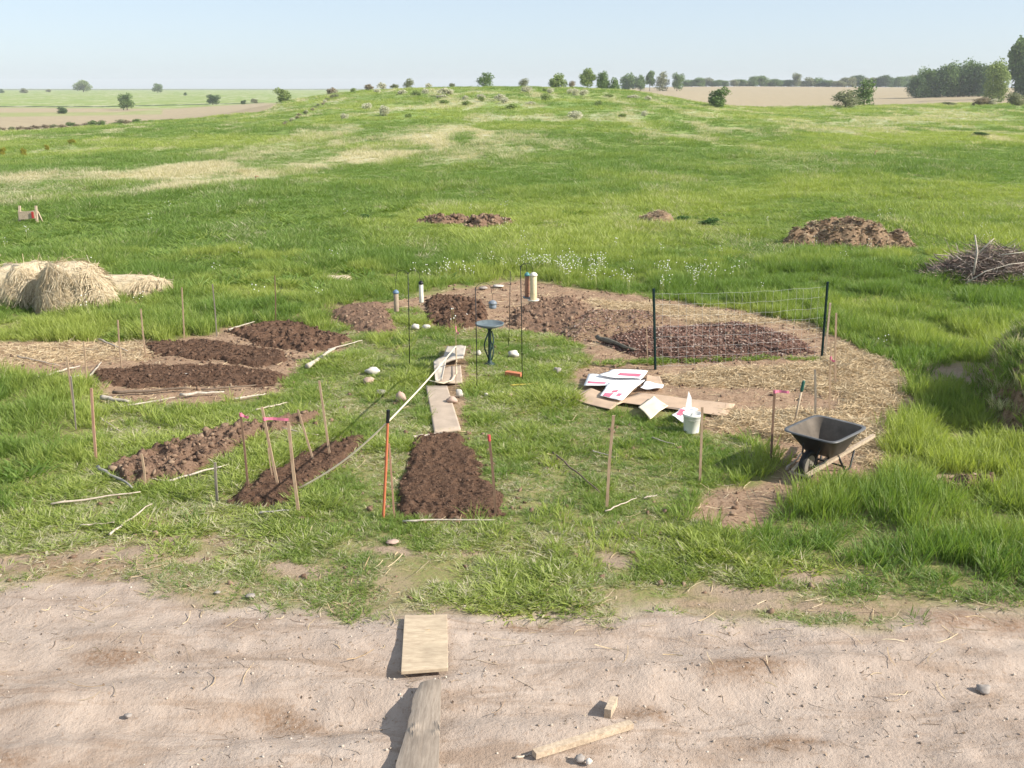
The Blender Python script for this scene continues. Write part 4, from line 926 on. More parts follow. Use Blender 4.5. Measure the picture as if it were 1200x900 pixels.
for (p0, p1, r_, mt, lb) in br:
    if lb: logobj('stick' if r_ < .03 else 'branch', p0, p1, r_, mt, lb, 'stick' if r_ < .03 else 'branch', jit=.03 if r_ > .02 else .015, group=BRG, taper=.5)
logobj('stick', (598, 452), (630, 451), .014, 'yellow', 'yellow painted stick on the lawn at the foot of the tall pole', 'stick', jit=.003)
logobj('brick_piece', (593, 441), (611, 443), .04, 'brick', 'flat orange brick lying on the lawn above the yellow stick', 'brick', rect=(.11, .06))

# stones
def stone(px_, py_, wpx, hpx, mat, label, seed, group='stones lying on the lawn'):
    x, y = G(px_, py_); z = gz1(x, y); s = (P(px_ + wpx / 2, py_, y).x - P(px_ - wpx / 2, py_, y).x) / 2; hh = hpx * 1.05 / wpx * s * 2
    V = []; Qd = []; nA, nB = 18, 9
    for j in range(nB + 1):
        ph = -math.pi / 2 + math.pi * j / nB
        for i in range(nA): a = 2 * math.pi * i / nA; V.append((math.cos(a) * math.cos(ph), math.sin(a) * math.cos(ph), math.sin(ph)))
    V = np.array(V); nn = fbm(V[:, 0] * 1.3 + seed * 3.1 + 9, V[:, 1] * 1.3 + V[:, 2] * 1.7 + 5, seed, 3) - .5; V *= (1 + nn * .9)[:, None]; V[:, 0] *= s; V[:, 1] *= s * .8; V[:, 2] *= hh / 2
    for j in range(nB):
        for i in range(nA): Qd.append((j * nA + i, j * nA + (i + 1) % nA, (j + 1) * nA + (i + 1) % nA, (j + 1) * nA + i))
    ob = npmesh('stone', V, np.array(Qd), mats=[mat], smooth=False); ob.location = (x, y, z + hh * .33 + .02); tag(ob, label, 'stone', group)
ST = [(437, 440, 17, 9, 'stone_white', 'pale rounded stone left of the path, the whitest of the left cluster'),
      (432, 450, 14, 8, 'stone_pink', 'pinkish stone touching the pale one, lowest of the upper left pair'),
      (469, 471, 12, 12, 'stone_pink', 'egg shaped pinkish stone left of the near path slab'),
      (447, 463, 14, 5, 'stone_grey', 'flat grey stone between the pinkish egg shaped one and the upper pair'),
      (530, 474, 13, 9, 'stone_pink', 'reddish stone on the right edge of the near path slab'),
      (538, 466, 9, 10, 'stone_white', 'white stone just above the reddish one at the path edge'),
      (602, 417, 12, 8, 'stone_white', 'bright white stone right of the birdbath pedestal'),
      (561, 417, 5, 6, 'stone_white', 'tiny white stone left of the birdbath pedestal'),
      (653, 439, 10, 8, 'stone_grey', 'grey rounded stone left of the cardboard'),
      (487, 386, 9, 7, 'stone_white', 'left of two white chunks in front of the clumpy bed'),
      (500, 386, 10, 6, 'stone_white', 'right of two white chunks in front of the clumpy bed'),
      (546, 371, 5, 4, 'stone_white', 'tiny white stone on the clumpy dark bed'),
      (570, 465, 5, 4, 'stone_white', 'tiny pale stone on the lawn, leftmost of the three beyond the path'),
      (588, 462, 6, 4, 'stone_white', 'tiny pale stone on the lawn, middle of the three beyond the path'),
      (598, 465, 10, 4, 'stone_pink', 'small flat pinkish stone, rightmost of the three beyond the path'),
      (584, 338, 13, 3, 'stone_white', 'long whitish rock at the back rim of the garden soil'),
      (566, 341, 10, 3, 'stone_grey', 'flat grey rock at the back rim of the garden soil'),
      (1152, 811, 18, 8, 'stone_grey', 'angular dark grey stone on the dirt road at the right'),
      (680, 897, 12, 8, 'stone_grey', 'grey stone on the dirt road under the split post'),
      (690, 900, 8, 7, 'stone_white', 'white pebble beside the grey stone under the split post'),
      (494, 876, 6, 6, 'stone_white', 'white pebble lying on the weathered plank'),
      (255, 697, 7, 3, 'stone_grey', 'pale stone at the road edge in the left'),
      (294, 699, 11, 3, 'stone_grey', 'flat pale grey stone at the road edge, right of a smaller one'),
      (220, 440, 9, 4, 'stone_white', 'white stone between the two dark parallel strips'),
      (920, 398, 9, 6, 'stone_white', 'pinkish white chunk on the right slope of the leaf mulch bed'),
      (150, 840, 9, 5, 'stone_grey', 'small grey stone in the dirt road at lower left'),
      (460, 640, 14, 4, 'stone_pink', 'flat tan piece on the lawn below the orange rod')]
for i, (a, b, c_, d_, m_, l_) in enumerate(ST): stone(a, b, c_, d_, m_, l_, i + 500)

# rope: from the orange rod up to the far stick with a loop, and down to the slanting bed
def pxz(px_, py_, Y): return P(px_, py_, Y)
Yr = p_rod.y; A_ = P(456, 493, Yr); yb = G(350, 601)[1]; B_ = P(351, 572, yb); yf = G(534, 458)[1]; C_ = P(534, 406, yf)
pts = []
for i in range(13): t = i / 12; pts.append(B_.lerp(A_, t) + Vector((0, 0, -.07 * math.sin(t * math.pi))))
for i in range(1, 13): t = i / 12; pts.append(A_.lerp(C_, t) + Vector((0, 0, -.03 * math.sin(t * math.pi))))
rl = [(535, 425), (535, 438), (530, 446), (520, 450), (505, 447), (499, 445)]
for (a, b) in rl: x, y = G(a, b, .09); pts.append(Vector((x, y, .10)))
MBr = MB().mat('rope'); 
MBr.tube(pts, .011, 6); ob = MBr.build('rope', None, True); tag(ob, 'cream rope running from the slanting bed over the orange rod to the far path end', 'rope')
# pink tape between two stakes is the ribbon of the long leaning stake

# wooden stand in the field
x, y = G(33, 262); e = empty('wooden_stand', (x, y, gz1(x, y))); tag(e, 'small pale wooden stand with two upright ends, alone in the field at the far left', 'stand')
s_ = (y * CP + H * SP) / F
for sx in (-1, 1):
    mb = MB().mat('pale_wood'); mb.bar((sx * 10.5 * s_, 0, -.1), (sx * 9.5 * s_, .15, 21 * s_), .07, .07); mb.bar((sx * 10.5 * s_, .5, -.1), (sx * 9.5 * s_, .2, 14 * s_), .07, .07); mb.build('upright', e)
mb = MB().mat('pale_wood'); mb.bar((-9.5 * s_, -.03, 10 * s_), (9.5 * s_, -.03, 11.5 * s_), 9 * s_, .03, (0, 1, 0)); mb.build('panel', e)
mb = MB().mat('red_paint'); mb.bar((6.5 * s_, -.08, 11 * s_), (9.0 * s_, -.08, 11 * s_), 7.5 * s_, .02); mb.build('side_board', e)
for (px_, py_, lb, off_) in ((300, 216, 'tiny orange marker flag in the pale dry grass on the left', 8), (1025, 184, 'tiny red marker flag in the field on the far right', 6)):
    x, y = G(px_, py_); z = gz1(x, y); s_ = (y * CP + H * SP) / F; e = empty('marker_flag', (x, y, z)); tag(e, lb, 'marker flag', 'marker flags in the field')
    MB().mat('stake_wood').tube([(0, 0, -.1), (0, 0, off_ * s_)], .03, 6).build('staff', e); MB().mat('orange_rod').bar((0, 0, off_ * s_), (.16, 0, off_ * s_), .02, .14).build('flag', e)

# ------------------------------------------------------------------ brush pile
x, y = G(1158, 332); k = 3200
cx0, cy0 = x + .35, y + .5
a = rng.uniform(0, 2 * np.pi, k); rr = np.sqrt(rng.uniform(0, 1, k)); X = rr * np.cos(a) * 1.75; Yy = rr * np.sin(a) * 1.0; Zt = (1 - rr ** 1.6) * .85 * (.75 + .5 * vn(X * 1.5 + 9, Yy * 1.5 + 9, 7))
p = np.stack([X, Yy, Zt * rng.uniform(.2, 1.05, k) + .05], -1); v, q = strands(p, rng.uniform(.3, 1.1, k), rng.uniform(.008, .024, k), .35, .25)
bp = npmesh('brush_pile', v, q, mats=['brush']); bp.location = (cx0, cy0, gz1(cx0, cy0)); tag(bp, 'tangled reddish brown pile of brush and branches at the right edge', 'brush pile')
for (bb, r_) in (([(-.9, -.8, .25), (-.78, -.6, .8), (-.85, -.5, 1.22)], .05), ([(-.8, -.6, .7), (-.55, -.6, 1.0), (-.4, -.6, 1.15)], .035), ([(-1.2, -1.0, .05), (-.7, -1.0, .38), (-.1, -.95, .55), (.4, -.9, .6)], .03),
                 ([(.1, -1.1, .2), (.6, -1.05, .3), (1.1, -1.0, .42)], .04), ([(1.0, -1.05, .45), (1.3, -1.1, .2), (1.5, -1.1, .05)], .035), ([(.2, -1.1, .35), (.3, -1.15, .15), (.8, -1.1, .06)], .03), ([(-.2, -.7, .75), (.4, -.6, .8), (1.0, -.5, .6)], .03)):
    MB().mat('white_branch').tube(bb, [r_ * .6, r_ * .5] + [r_ * .35] * (len(bb) - 2), 7).build('branch', bp, True)

# ------------------------------------------------------------------ road debris
def scat_road(n_, ymax=13.0):
    out = [np.zeros((0, 2))]
    x = rng.uniform(-9, 9, n_ * 3); y = rng.uniform(4.5, ymax, n_ * 3); m_ = look(M_road, x, y) + .6 * look(M_bare, x, y); cl = sst(.35, .62, fbm(x / .9, y / .6, 601, 3)); ok = rng.uniform(0, 1, len(x)) < np.clip(m_, 0, 1) * (.2 + .8 * cl)
    return x[ok][:n_], y[ok][:n_]
x, y = scat_road(3600); sz = .003 + .011 * rng.uniform(0, 1, len(x)) ** 4; v, t = clods(np.stack([x, y, gz(x, y) + sz * .3], -1), sz)
tag(npmesh('gravel', v, None, t, mats=['pebbles']), kind='stuff')
x, y = scat_road(2400); v, q = strands(np.stack([x, y, gz(x, y) + .006], -1), .02 + .20 * rng.uniform(0, 1, len(x)) ** 4, rng.uniform(.002, .006, len(x)), .06, .35)
x2, y2 = scat_road(1500); v2, q2 = flakes(np.stack([x2, y2, gz(x2, y2) + .006], -1), rng.uniform(.006, .02, len(x2)), .35)
tag(npmesh('road_litter', np.concatenate([v, v2]), np.concatenate([q, q2 + len(v)]), mats=['twigs']), kind='stuff')
halo = beds_keep.copy()
for _ in range(7): halo = np.maximum.reduce([halo, np.roll(halo, 1, 0), np.roll(halo, -1, 0), np.roll(halo, 1, 1), np.roll(halo, -1, 1)])
x, y = scatter_mask(np.maximum.reduce([M_soil * .8, .3 * M_lawn * (1 - M_road), 4.0 * halo * (1 - beds_keep) * fbm(MX / .3, MY / .3, 801, 3)]) * (1 - M_cover), 40); sz = .008 + .035 * rng.uniform(0, 1, len(x)) ** 5; v, t = clods(np.stack([x, y, gz(x, y) + sz * .2], -1), sz)
tag(npmesh('soil_crumbs', v, None, t, mats=['clods_brown']), kind='stuff')

# ------------------------------------------------------------------ grass
proto = bpy.data.collections.new('grass tufts')           # never linked to the scene: only instanced
def tuft(nb, rad, h, wd, lean, curve, seed, mat='grass', leafy=False):
    r_ = np.random.default_rng(seed); V = []; Qd = []; T = []
    for i in range(nb):
        a = r_.uniform(0, 2 * np.pi); d = rad * math.sqrt(r_.uniform()); bx, by = d * math.cos(a), d * math.sin(a)
        la = a + r_.normal(0, .9); hh = h * r_.uniform(.45, 1.1); ln = lean * r_.uniform(.2, 1.3) * hh; cv = curve * r_.uniform(.2, 1.4) * hh; wa = r_.uniform(0, 2 * np.pi); ww = wd * r_.uniform(.7, 1.3); b = len(V)
        for t in (0, .4, .75):
            px_ = bx + math.cos(la) * (ln * t + cv * t * t); py_ = by + math.sin(la) * (ln * t + cv * t * t); pz = hh * (t - .25 * curve * t * t) - .02
            w2 = ww * ((.6, 1, .7)[int(t * 3 + .01)] if not leafy else (.3, 1.3, 1.1)[int(t * 3 + .01)])
            V += [(px_ - math.cos(wa) * w2, py_ - math.sin(wa) * w2, pz), (px_ + math.cos(wa) * w2, py_ + math.sin(wa) * w2, pz)]
        t = 1; V.append((bx + math.cos(la) * (ln + cv), by + math.sin(la) * (ln + cv), hh * (1 - .3 * curve) - .02))
        Qd += [(b, b + 1, b + 3, b + 2), (b + 2, b + 3, b + 5, b + 4)]; T.append((b + 4, b + 5, b + 6))
    ob = npmesh('grass_tuft', np.array(V), np.array(Qd), np.array(T), [mat], link=False); return ob
def coll(obs, name):
    c = bpy.data.collections.new(name)
    for o_ in obs: c.objects.link(o_)
    return c
c_tall = coll([tuft(36, .10, .26, .0042, .25, .42, s, 'grass') for s in range(5)], 'tall')
c_short = coll([tuft(30, .09, .12, .0050, .7, .7, 20 + s, 'grass') for s in range(4)] + [tuft(16, .07, .07, .010, 1.2, .8, 30, 'grass', True)], 'short')
c_far = coll([tuft(44, .34, .34, .011, .4, .5, 40 + s, 'grass') for s in range(4)], 'far')
c_weed = coll([tuft(90, .18, .15, .0075, .8, .7, 60 + s, 'grass', True) for s in range(4)], 'weed')
def flower(seed):
    r_ = np.random.default_rng(seed); V = []; Q_ = []; T = []; mi = []
    for i in range(5):
        a = r_.uniform(0, 6.28); d = r_.uniform(0, .15); x, y = d * math.cos(a), d * math.sin(a); h = r_.uniform(.28, .5); b = len(V)
        V += [(x - .003, y, 0), (x + .003, y, 0), (x + .003, y, h), (x - .003, y, h)]; Q_.append((b, b + 1, b + 2, b + 3)); mi.append(0)
    tb = []
    for qd in list(Q_):
        p_ = np.array(V[qd[2]]); b = len(V); s = r_.uniform(.008, .017); V += [tuple(p_ + IV[k] * s) for k in range(12)]; T += [tuple(b + f) for f in IF]
    return npmesh('flower_tuft', np.array(V), np.array(Q_), np.array(T), ['grass', 'flower_white'], midx=[0] * len(Q_) + [1] * len(T), link=False)
c_flow = coll([flower(80 + s) for s in range(3)], 'flower')
def scatter(name, x, y, z, sc, tint, dry, col, seed=0, zs=None):
    r_ = np.random.default_rng(seed); n_ = len(x); me = bpy.data.meshes.new(name); me.vertices.add(n_); me.vertices.foreach_set('co', np.stack([x, y, z], -1).astype(np.float32).ravel())
    def fa(nm, arr): a_ = me.attributes.new(nm, 'FLOAT', 'POINT'); a_.data.foreach_set('value', np.asarray(arr, np.float32))
    fa('tint', tint); fa('dryness', dry)
    a_ = me.attributes.new('variant', 'INT', 'POINT'); a_.data.foreach_set('value', r_.integers(0, len(col.objects), n_).astype(np.int32))
    a_ = me.attributes.new('rot', 'FLOAT_VECTOR', 'POINT'); a_.data.foreach_set('vector', np.stack([r_.normal(0, .08, n_), r_.normal(0, .08, n_), r_.uniform(0, 6.283, n_)], -1).astype(np.float32).ravel())
    zs = sc if zs is None else zs
    a_ = me.attributes.new('scl', 'FLOAT_VECTOR', 'POINT'); a_.data.foreach_set('vector', np.stack([sc, sc, zs], -1).astype(np.float32).ravel())
    ob = bpy.data.objects.new(name, me); C.objects.link(ob); tag(ob, kind='stuff')
    ng = bpy.data.node_groups.new(name, 'GeometryNodeTree'); ng.interface.new_socket('Geometry', in_out='INPUT', socket_type='NodeSocketGeometry'); ng.interface.new_socket('Geometry', in_out='OUTPUT', socket_type='NodeSocketGeometry')
    N = ng.nodes; gi = N.new('NodeGroupInput'); go = N.new('NodeGroupOutput'); ip = N.new('GeometryNodeInstanceOnPoints'); ci = N.new('GeometryNodeCollectionInfo')
    ci.inputs['Collection'].default_value = col; ci.inputs['Separate Children'].default_value = True; ci.inputs['Reset Children'].default_value = True
    def na(nm, dt): a_ = N.new('GeometryNodeInputNamedAttribute'); a_.data_type = dt; a_.inputs[0].default_value = nm; return a_.outputs[0]
    Lk = ng.links.new; Lk(gi.outputs[0], ip.inputs['Points']); Lk(ci.outputs[0], ip.inputs['Instance']); ip.inputs['Pick Instance'].default_value = True
    Lk(na('variant', 'INT'), ip.inputs['Instance Index']); Lk(na('rot', 'FLOAT_VECTOR'), ip.inputs['Rotation']); Lk(na('scl', 'FLOAT_VECTOR'), ip.inputs['Scale']); Lk(ip.outputs[0], go.inputs[0])
    md = ob.modifiers.new('scatter', 'NODES'); md.node_group = ng; return ob

nograss = np.clip(np.maximum.reduce([M_road, M_soil * 1.05, beds_keep, M_cover, M_straw * 1.2]), 0, 1)
# a few things keep grass off them
for (px_, py_, rr_) in ((945, 552, .45), (970, 556, .4), (915, 568, .4), (950, 575, .3)):
    x_, y_ = G(px_, py_); nograss = np.maximum(nograss, 1 - sst(rr_ * .7, rr_, np.hypot(MX - x_, MY - y_)))
def near_xy(dens, y0, y1, ext=.75):
    A = ext * (y1 ** 2 - y0 ** 2) + 2 * 2.5 * (y1 - y0); n_ = int(A * dens)
    yy = np.sqrt(rng.uniform(y0 ** 2, y1 ** 2, n_)); xx = rng.uniform(-1, 1, n_) * (ext * yy + 2.5); return xx, yy
# short lawn grass
x, y = near_xy(300, 7.6, 24, .55); ng_ = look(nograss, x, y); lw = look(M_lawn, x, y); frg = look(M_fringe, x, y); br_ = look(M_bare, x, y)
pt = fbm(x / .55, y / .55, 701, 4); pt2 = fbm(x / 1.6, y / 1.1, 703, 3)
pr = lw * (1 - ng_) * (1 - .95 * br_) * (1 - frg * (1 - sst(.27, .42, pt))) * (.6 + .4 * sst(.33, .5, pt))
ok = rng.uniform(0, 1, len(x)) < pr; x, y, pt, pt2, frg = x[ok], y[ok], pt[ok], pt2[ok], frg[ok]
sc = rng.uniform(.6, 1.15, len(x)) * (.62 + .6 * sst(.35, .7, pt2)); zs = sc * (.6 + .9 * sst(.38, .66, pt)) * (1 - .45 * frg)
scatter('lawn_grass', x, y, gz(x, y), sc, np.clip(.55 + (pt2 - .5) * 2.0 + rng.normal(0, .2, len(x)), 0, 1), np.clip(.20 + .25 * frg + rng.normal(0, .20, len(x)) + 1.0 * (.5 - pt), 0, 1), c_short, 1, zs)
# tall grass around the garden
x, y = near_xy(75, 8.0, 30, .62); ng_ = look(nograss, x, y); lw = look(M_lawn, x, y); frg = look(M_fringe, x, y); br_ = look(M_bare, x, y)
pt = fbm(x / .8, y / .8, 711, 4); pt2 = fbm(x / 3, y / 2.2, 713, 3)
pr = (1 - lw * .985) * (1 - ng_) * (1 - br_ * .95) * (1 - frg * (1 - sst(.27, .42, pt)) * .9) * (.5 + .5 * sst(.3, .5, pt))
pr = np.maximum(pr, .16 * lw * (1 - ng_) * sst(.55, .66, pt2) * (1 - br_))
ok = rng.uniform(0, 1, len(x)) < pr; x, y, pt, pt2, frg, lw = x[ok], y[ok], pt[ok], pt2[ok], frg[ok], lw[ok]
sc = rng.uniform(.75, 1.2, len(x)); zs = sc * (.45 + 1.15 * sst(.3, .7, pt)) * (1 - .75 * frg) * (1 - .35 * lw)
scatter('tall_grass', x, y, gz(x, y), sc, np.clip(.42 + (pt2 - .5) * 3.2 + rng.normal(0, .16, len(x)), 0, 1), np.clip(.03 + .2 * frg + rng.normal(0, .12, len(x)), 0, 1), c_tall, 2, zs)
# field grass, thinning with distance
def far_xy(n_, y0, y1):
    t = rng.uniform(0, 1, n_); yy = y0 * (y1 / y0) ** t; xx = rng.uniform(-1, 1, n_) * (.62 * yy + 2); return xx, yy
xs_, ys_ = [], []
for (n_, a, b) in ((42000, 27, 60), (34000, 60, 120), (22000, 120, 262)):
    x, y = far_xy(n_, a, b); xs_.append(x); ys_.append(y)
x = np.concatenate(xs_); y = np.concatenate(ys_); z = gz(x, y); px_, py_ = proj(x, y, z); tn, dr, lu = field_masks(x, y, px_, py_)
ok = (tn < .3) & (rng.uniform(0, 1, len(x)) < (1 - look(beds_keep, x, y))) ; x, y, z, dr, lu = x[ok], y[ok], z[ok], dr[ok], lu[ok]
pt = fbm(x / 2.5, y / 4, 721, 4); pt2 = fbm(x / 12, y / 12, 723, 3); kk = .85 + .9 * sst(40, 200, y)
sc = rng.uniform(.7, 1.2, len(x)) * kk; zs = sc * (.45 + .9 * sst(.3, .7, pt)) * (1 - .3 * sst(60, 140, y))
scatter('field_grass', x, y, z - .02, sc, np.clip(.40 + (pt2 - .5) * 2.6 + (pt - .5) * 1.4 - .5 * lu + rng.normal(0, .12, len(x)), 0, 1), np.clip(dr * .95 + rng.normal(0, .16, len(x)) + .08 + .25 * sst(.55, .75, fbm(x / 1.4, y / 6, 727, 3)), 0, 1), c_far, 3, zs)
# leafy weeds: the dark green stretch on the left and clumps in the grass
x, y = near_xy(9, 10, 44, .6); pr = .75 * look(M_green2, x, y) + .10 * sst(.55, .68, fbm(x / 1.5, y / 1.5, 731, 3)) * (1 - look(M_lawn, x, y)); pr = pr * (1 - look(nograss, x, y)) * (1 - look(M_fringe, x, y))
ok = rng.uniform(0, 1, len(x)) < pr; x, y = x[ok], y[ok]; sc = rng.uniform(.9, 1.9, len(x)) * (.7 + .6 * fbm(x / 2, y / 2, 733, 3))
scatter('leafy_weeds', x, y, gz(x, y), sc, np.clip(rng.normal(.2, .15, len(x)), 0, 1), np.clip(rng.normal(0, .06, len(x)), 0, 1), c_weed, 4)
rv = np.array([tuple(v_.co) for v_ in RP.data.vertices if v_.co.z > .15][:60000]); _k = rng.integers(0, len(rv), 1300); rv = rv[_k]
scatter('pile_weeds', rv[:, 0], rv[:, 1], rv[:, 2] - .02, rng.uniform(.5, 1.1, 1300), np.clip(rng.normal(.15, .2, 1300), 0, 1), np.clip(rng.normal(.25, .3, 1300), 0, 1), c_tall, 6)
x = rng.uniform(0, 1, 60); y = rng.uniform(-1, 1, 60); a_, b_ = G(700, 423), G(962, 420); X_ = a_[0] + (b_[0] - a_[0]) * x; Y_ = a_[1] + (b_[1] - a_[1]) * x + y * .12 - .1
scatter('bed_sprouts', X_, Y_, gz(X_, Y_), rng.uniform(.35, .65, 60), np.full(60, .4), np.full(60, .0), c_weed, 7)
# white seed heads
x, y = near_xy(13, 17, 40, .55); pr = .95 * look(M_flower, x, y) * sst(.40, .6, fbm(x / 1.0, y / 1.0, 741, 3)) * .9 + .006; ok = rng.uniform(0, 1, len(x)) < pr * (1 - look(nograss, x, y)); x, y = x[ok], y[ok]
scatter('wild_flowers', x, y, gz(x, y), rng.uniform(.8, 1.2, len(x)), np.full(len(x), .8), np.full(len(x), .35), c_flow, 5)

# ------------------------------------------------------------------ trees and shrubs
def crown_mesh(seed, n_leaf, lobes, leaf, zc=.6, rx=.5, rz=.4, base=.15):
    r_ = np.random.default_rng(seed); cs = []
    for i in range(lobes):
        a = r_.uniform(0, 6.283); d = r_.uniform(0, 1) ** .6; zz = r_.uniform(-1, 1); k = math.sqrt(max(0, 1 - zz * zz * .8))
        cs.append((math.cos(a) * d * rx * .72 * k, math.sin(a) * d * rx * .72 * k, zc + zz * rz * .72, r_.uniform(.30, .55) * rx))
    cs = np.array(cs); wgt = cs[:, 3] ** 2; pick = r_.choice(len(cs), n_leaf, p=wgt / wgt.sum()); dirs = r_.normal(0, 1, (n_leaf, 3)); dirs /= np.linalg.norm(dirs, axis=1)[:, None]
    rad = cs[pick, 3] * (1 - .55 * r_.uniform(0, 1, n_leaf) ** 2.2) * (1 + .12 * r_.normal(0, 1, n_leaf)); p = cs[pick, :3] + dirs * rad[:, None] * np.array([1, 1, .85]); p[:, 2] = np.maximum(p[:, 2], .03)
    k = n_leaf; sz = leaf * r_.uniform(.6, 1.4, k); base_ = np.array([(-1, -.6, 0), (1, -.6, 0), (1, .6, 0), (-1, .6, 0)])
    v = base_[None] * sz[:, None, None]; global rng; old = rng; rng = r_; v = np.einsum('kij,knj->kni', rotmats(k), v) + p[:, None]; rng = old
    Qd = np.arange(4)[None] + (np.arange(k) * 4)[:, None]; return v.reshape(-1, 3), Qd, cs
def plant_proto(seed, kind):
    if kind == 'bush': args = (2600, 14, .030, .47, .52, .44)
    elif kind == 'round': args = (3600, 18, .026, .56, .50, .42)
    elif kind == 'tall': args = (4200, 20, .022, .62, .36, .38)
    elif kind == 'wood': args = (5000, 34, .022, .52, .50, .52)
    elif kind == 'scrub': args = (520, 12, .050, .42, .52, .40)
    else: args = (1700, 16, .026, .48, .50, .46)          # open
    v, q, cs = crown_mesh(seed, args[0], args[1], args[2], args[3], args[4], args[5])
    v[:, 2] /= max(v[:, 2].max(), .01); w_ = np.abs(v[:, 0]).max(); v[:, 0] *= .5 / w_; v[:, 1] *= .5 / np.abs(v[:, 1]).max()
    me = npmesh('crown', v, q, mats=['leaf_mid'], link=False).data
    mb = MB().mat('bark'); th = .03 if kind != 'bush' else .02
    mb.tube([(0, 0, -.06), (.01, 0, .15), (-.01, .01, .45), (0, 0, .7)], [th, th * .8, th * .6, th * .25], 7)
    for c in cs[:8]: s0 = Vector((0, 0, .12 + .25 * random.random())); mb.tube([s0, s0.lerp(Vector(c[:3]), .5) + Vector((0, 0, .03)), Vector(c[:3])], [th * .45, th * .3, th * .1], 5)
    t = mb.build('trunk', None); tm = t.data; bpy.data.objects.remove(t); return me, tm
PR = {k: [plant_proto(900 + 10 * i + j, k) for j in range(2 if k != 'tall' else 3)] for i, k in enumerate(('bush', 'round', 'tall', 'open', 'wood', 'scrub'))}
def find(px_, py_, ya, yb):
    best = None
    ys = np.exp(np.linspace(math.log(ya), math.log(yb), 300)); d0 = ys; xs = (px_ - 600) / F * (ys * CP + H * SP); zs = terrain(xs, ys); _, pp = proj(xs, ys, zs); i = int(np.argmin(np.abs(pp - py_))); return float(xs[i]), float(ys[i]), float(zs[i])
cnt = 0
ORD = ['first','second','third','fourth','fifth','sixth','seventh','eighth','ninth','tenth','eleventh','twelfth','thirteenth','fourteenth','fifteenth','sixteenth','seventeenth','eighteenth','nineteenth','twentieth','twenty-first','twenty-second','twenty-third','twenty-fourth','twenty-fifth','twenty-sixth','twenty-seventh','twenty-eighth','twenty-ninth','thirtieth','thirty-first','thirty-second','thirty-third','thirty-fourth','thirty-fifth','thirty-sixth','thirty-seventh','thirty-eighth','thirty-ninth','fortieth']
COLW = {'leaf_brown':'brown','leaf_olive':'olive','leaf_mid':'green','leaf_pale':'pale','leaf_dark':'dark green'}
def plant(name, px_, py_, wpx, hpx, kind, leaf, yr, label, cat, group=None):
    global cnt; cnt += 1
    x, y, z = find(px_, py_, *yr); s = (y * CP + H * SP) / F; cm, tm = PR[kind][cnt % len(PR[kind])]
    # keep the crown's picture height even where the ground dips behind a rise
    top = P(px_, py_ - hpx, y).z; hh = max(top - z, hpx * s * .9)
    e = empty(name, (x, y, z), cnt * 1.7); tag(e, label, cat, group)
    for nm, me in (('crown', cm), ('trunk', tm))[:1 if kind == 'scrub' else 2]:
        ob = bpy.data.objects.new(nm, me); C.objects.link(ob); ob.parent = e; ob.scale = (wpx * s, wpx * s, hh)
        if nm == 'crown': ob.material_slots[0].link = 'OBJECT'; ob.material_slots[0].material = MATS[leaf]
GL, GC, GR = 'scattered trees in the left fields', 'bushes along the crest of the hill', 'trees beyond the right field'
FAR, MID, CR = (600, 1500), (230, 560), (215, 262)
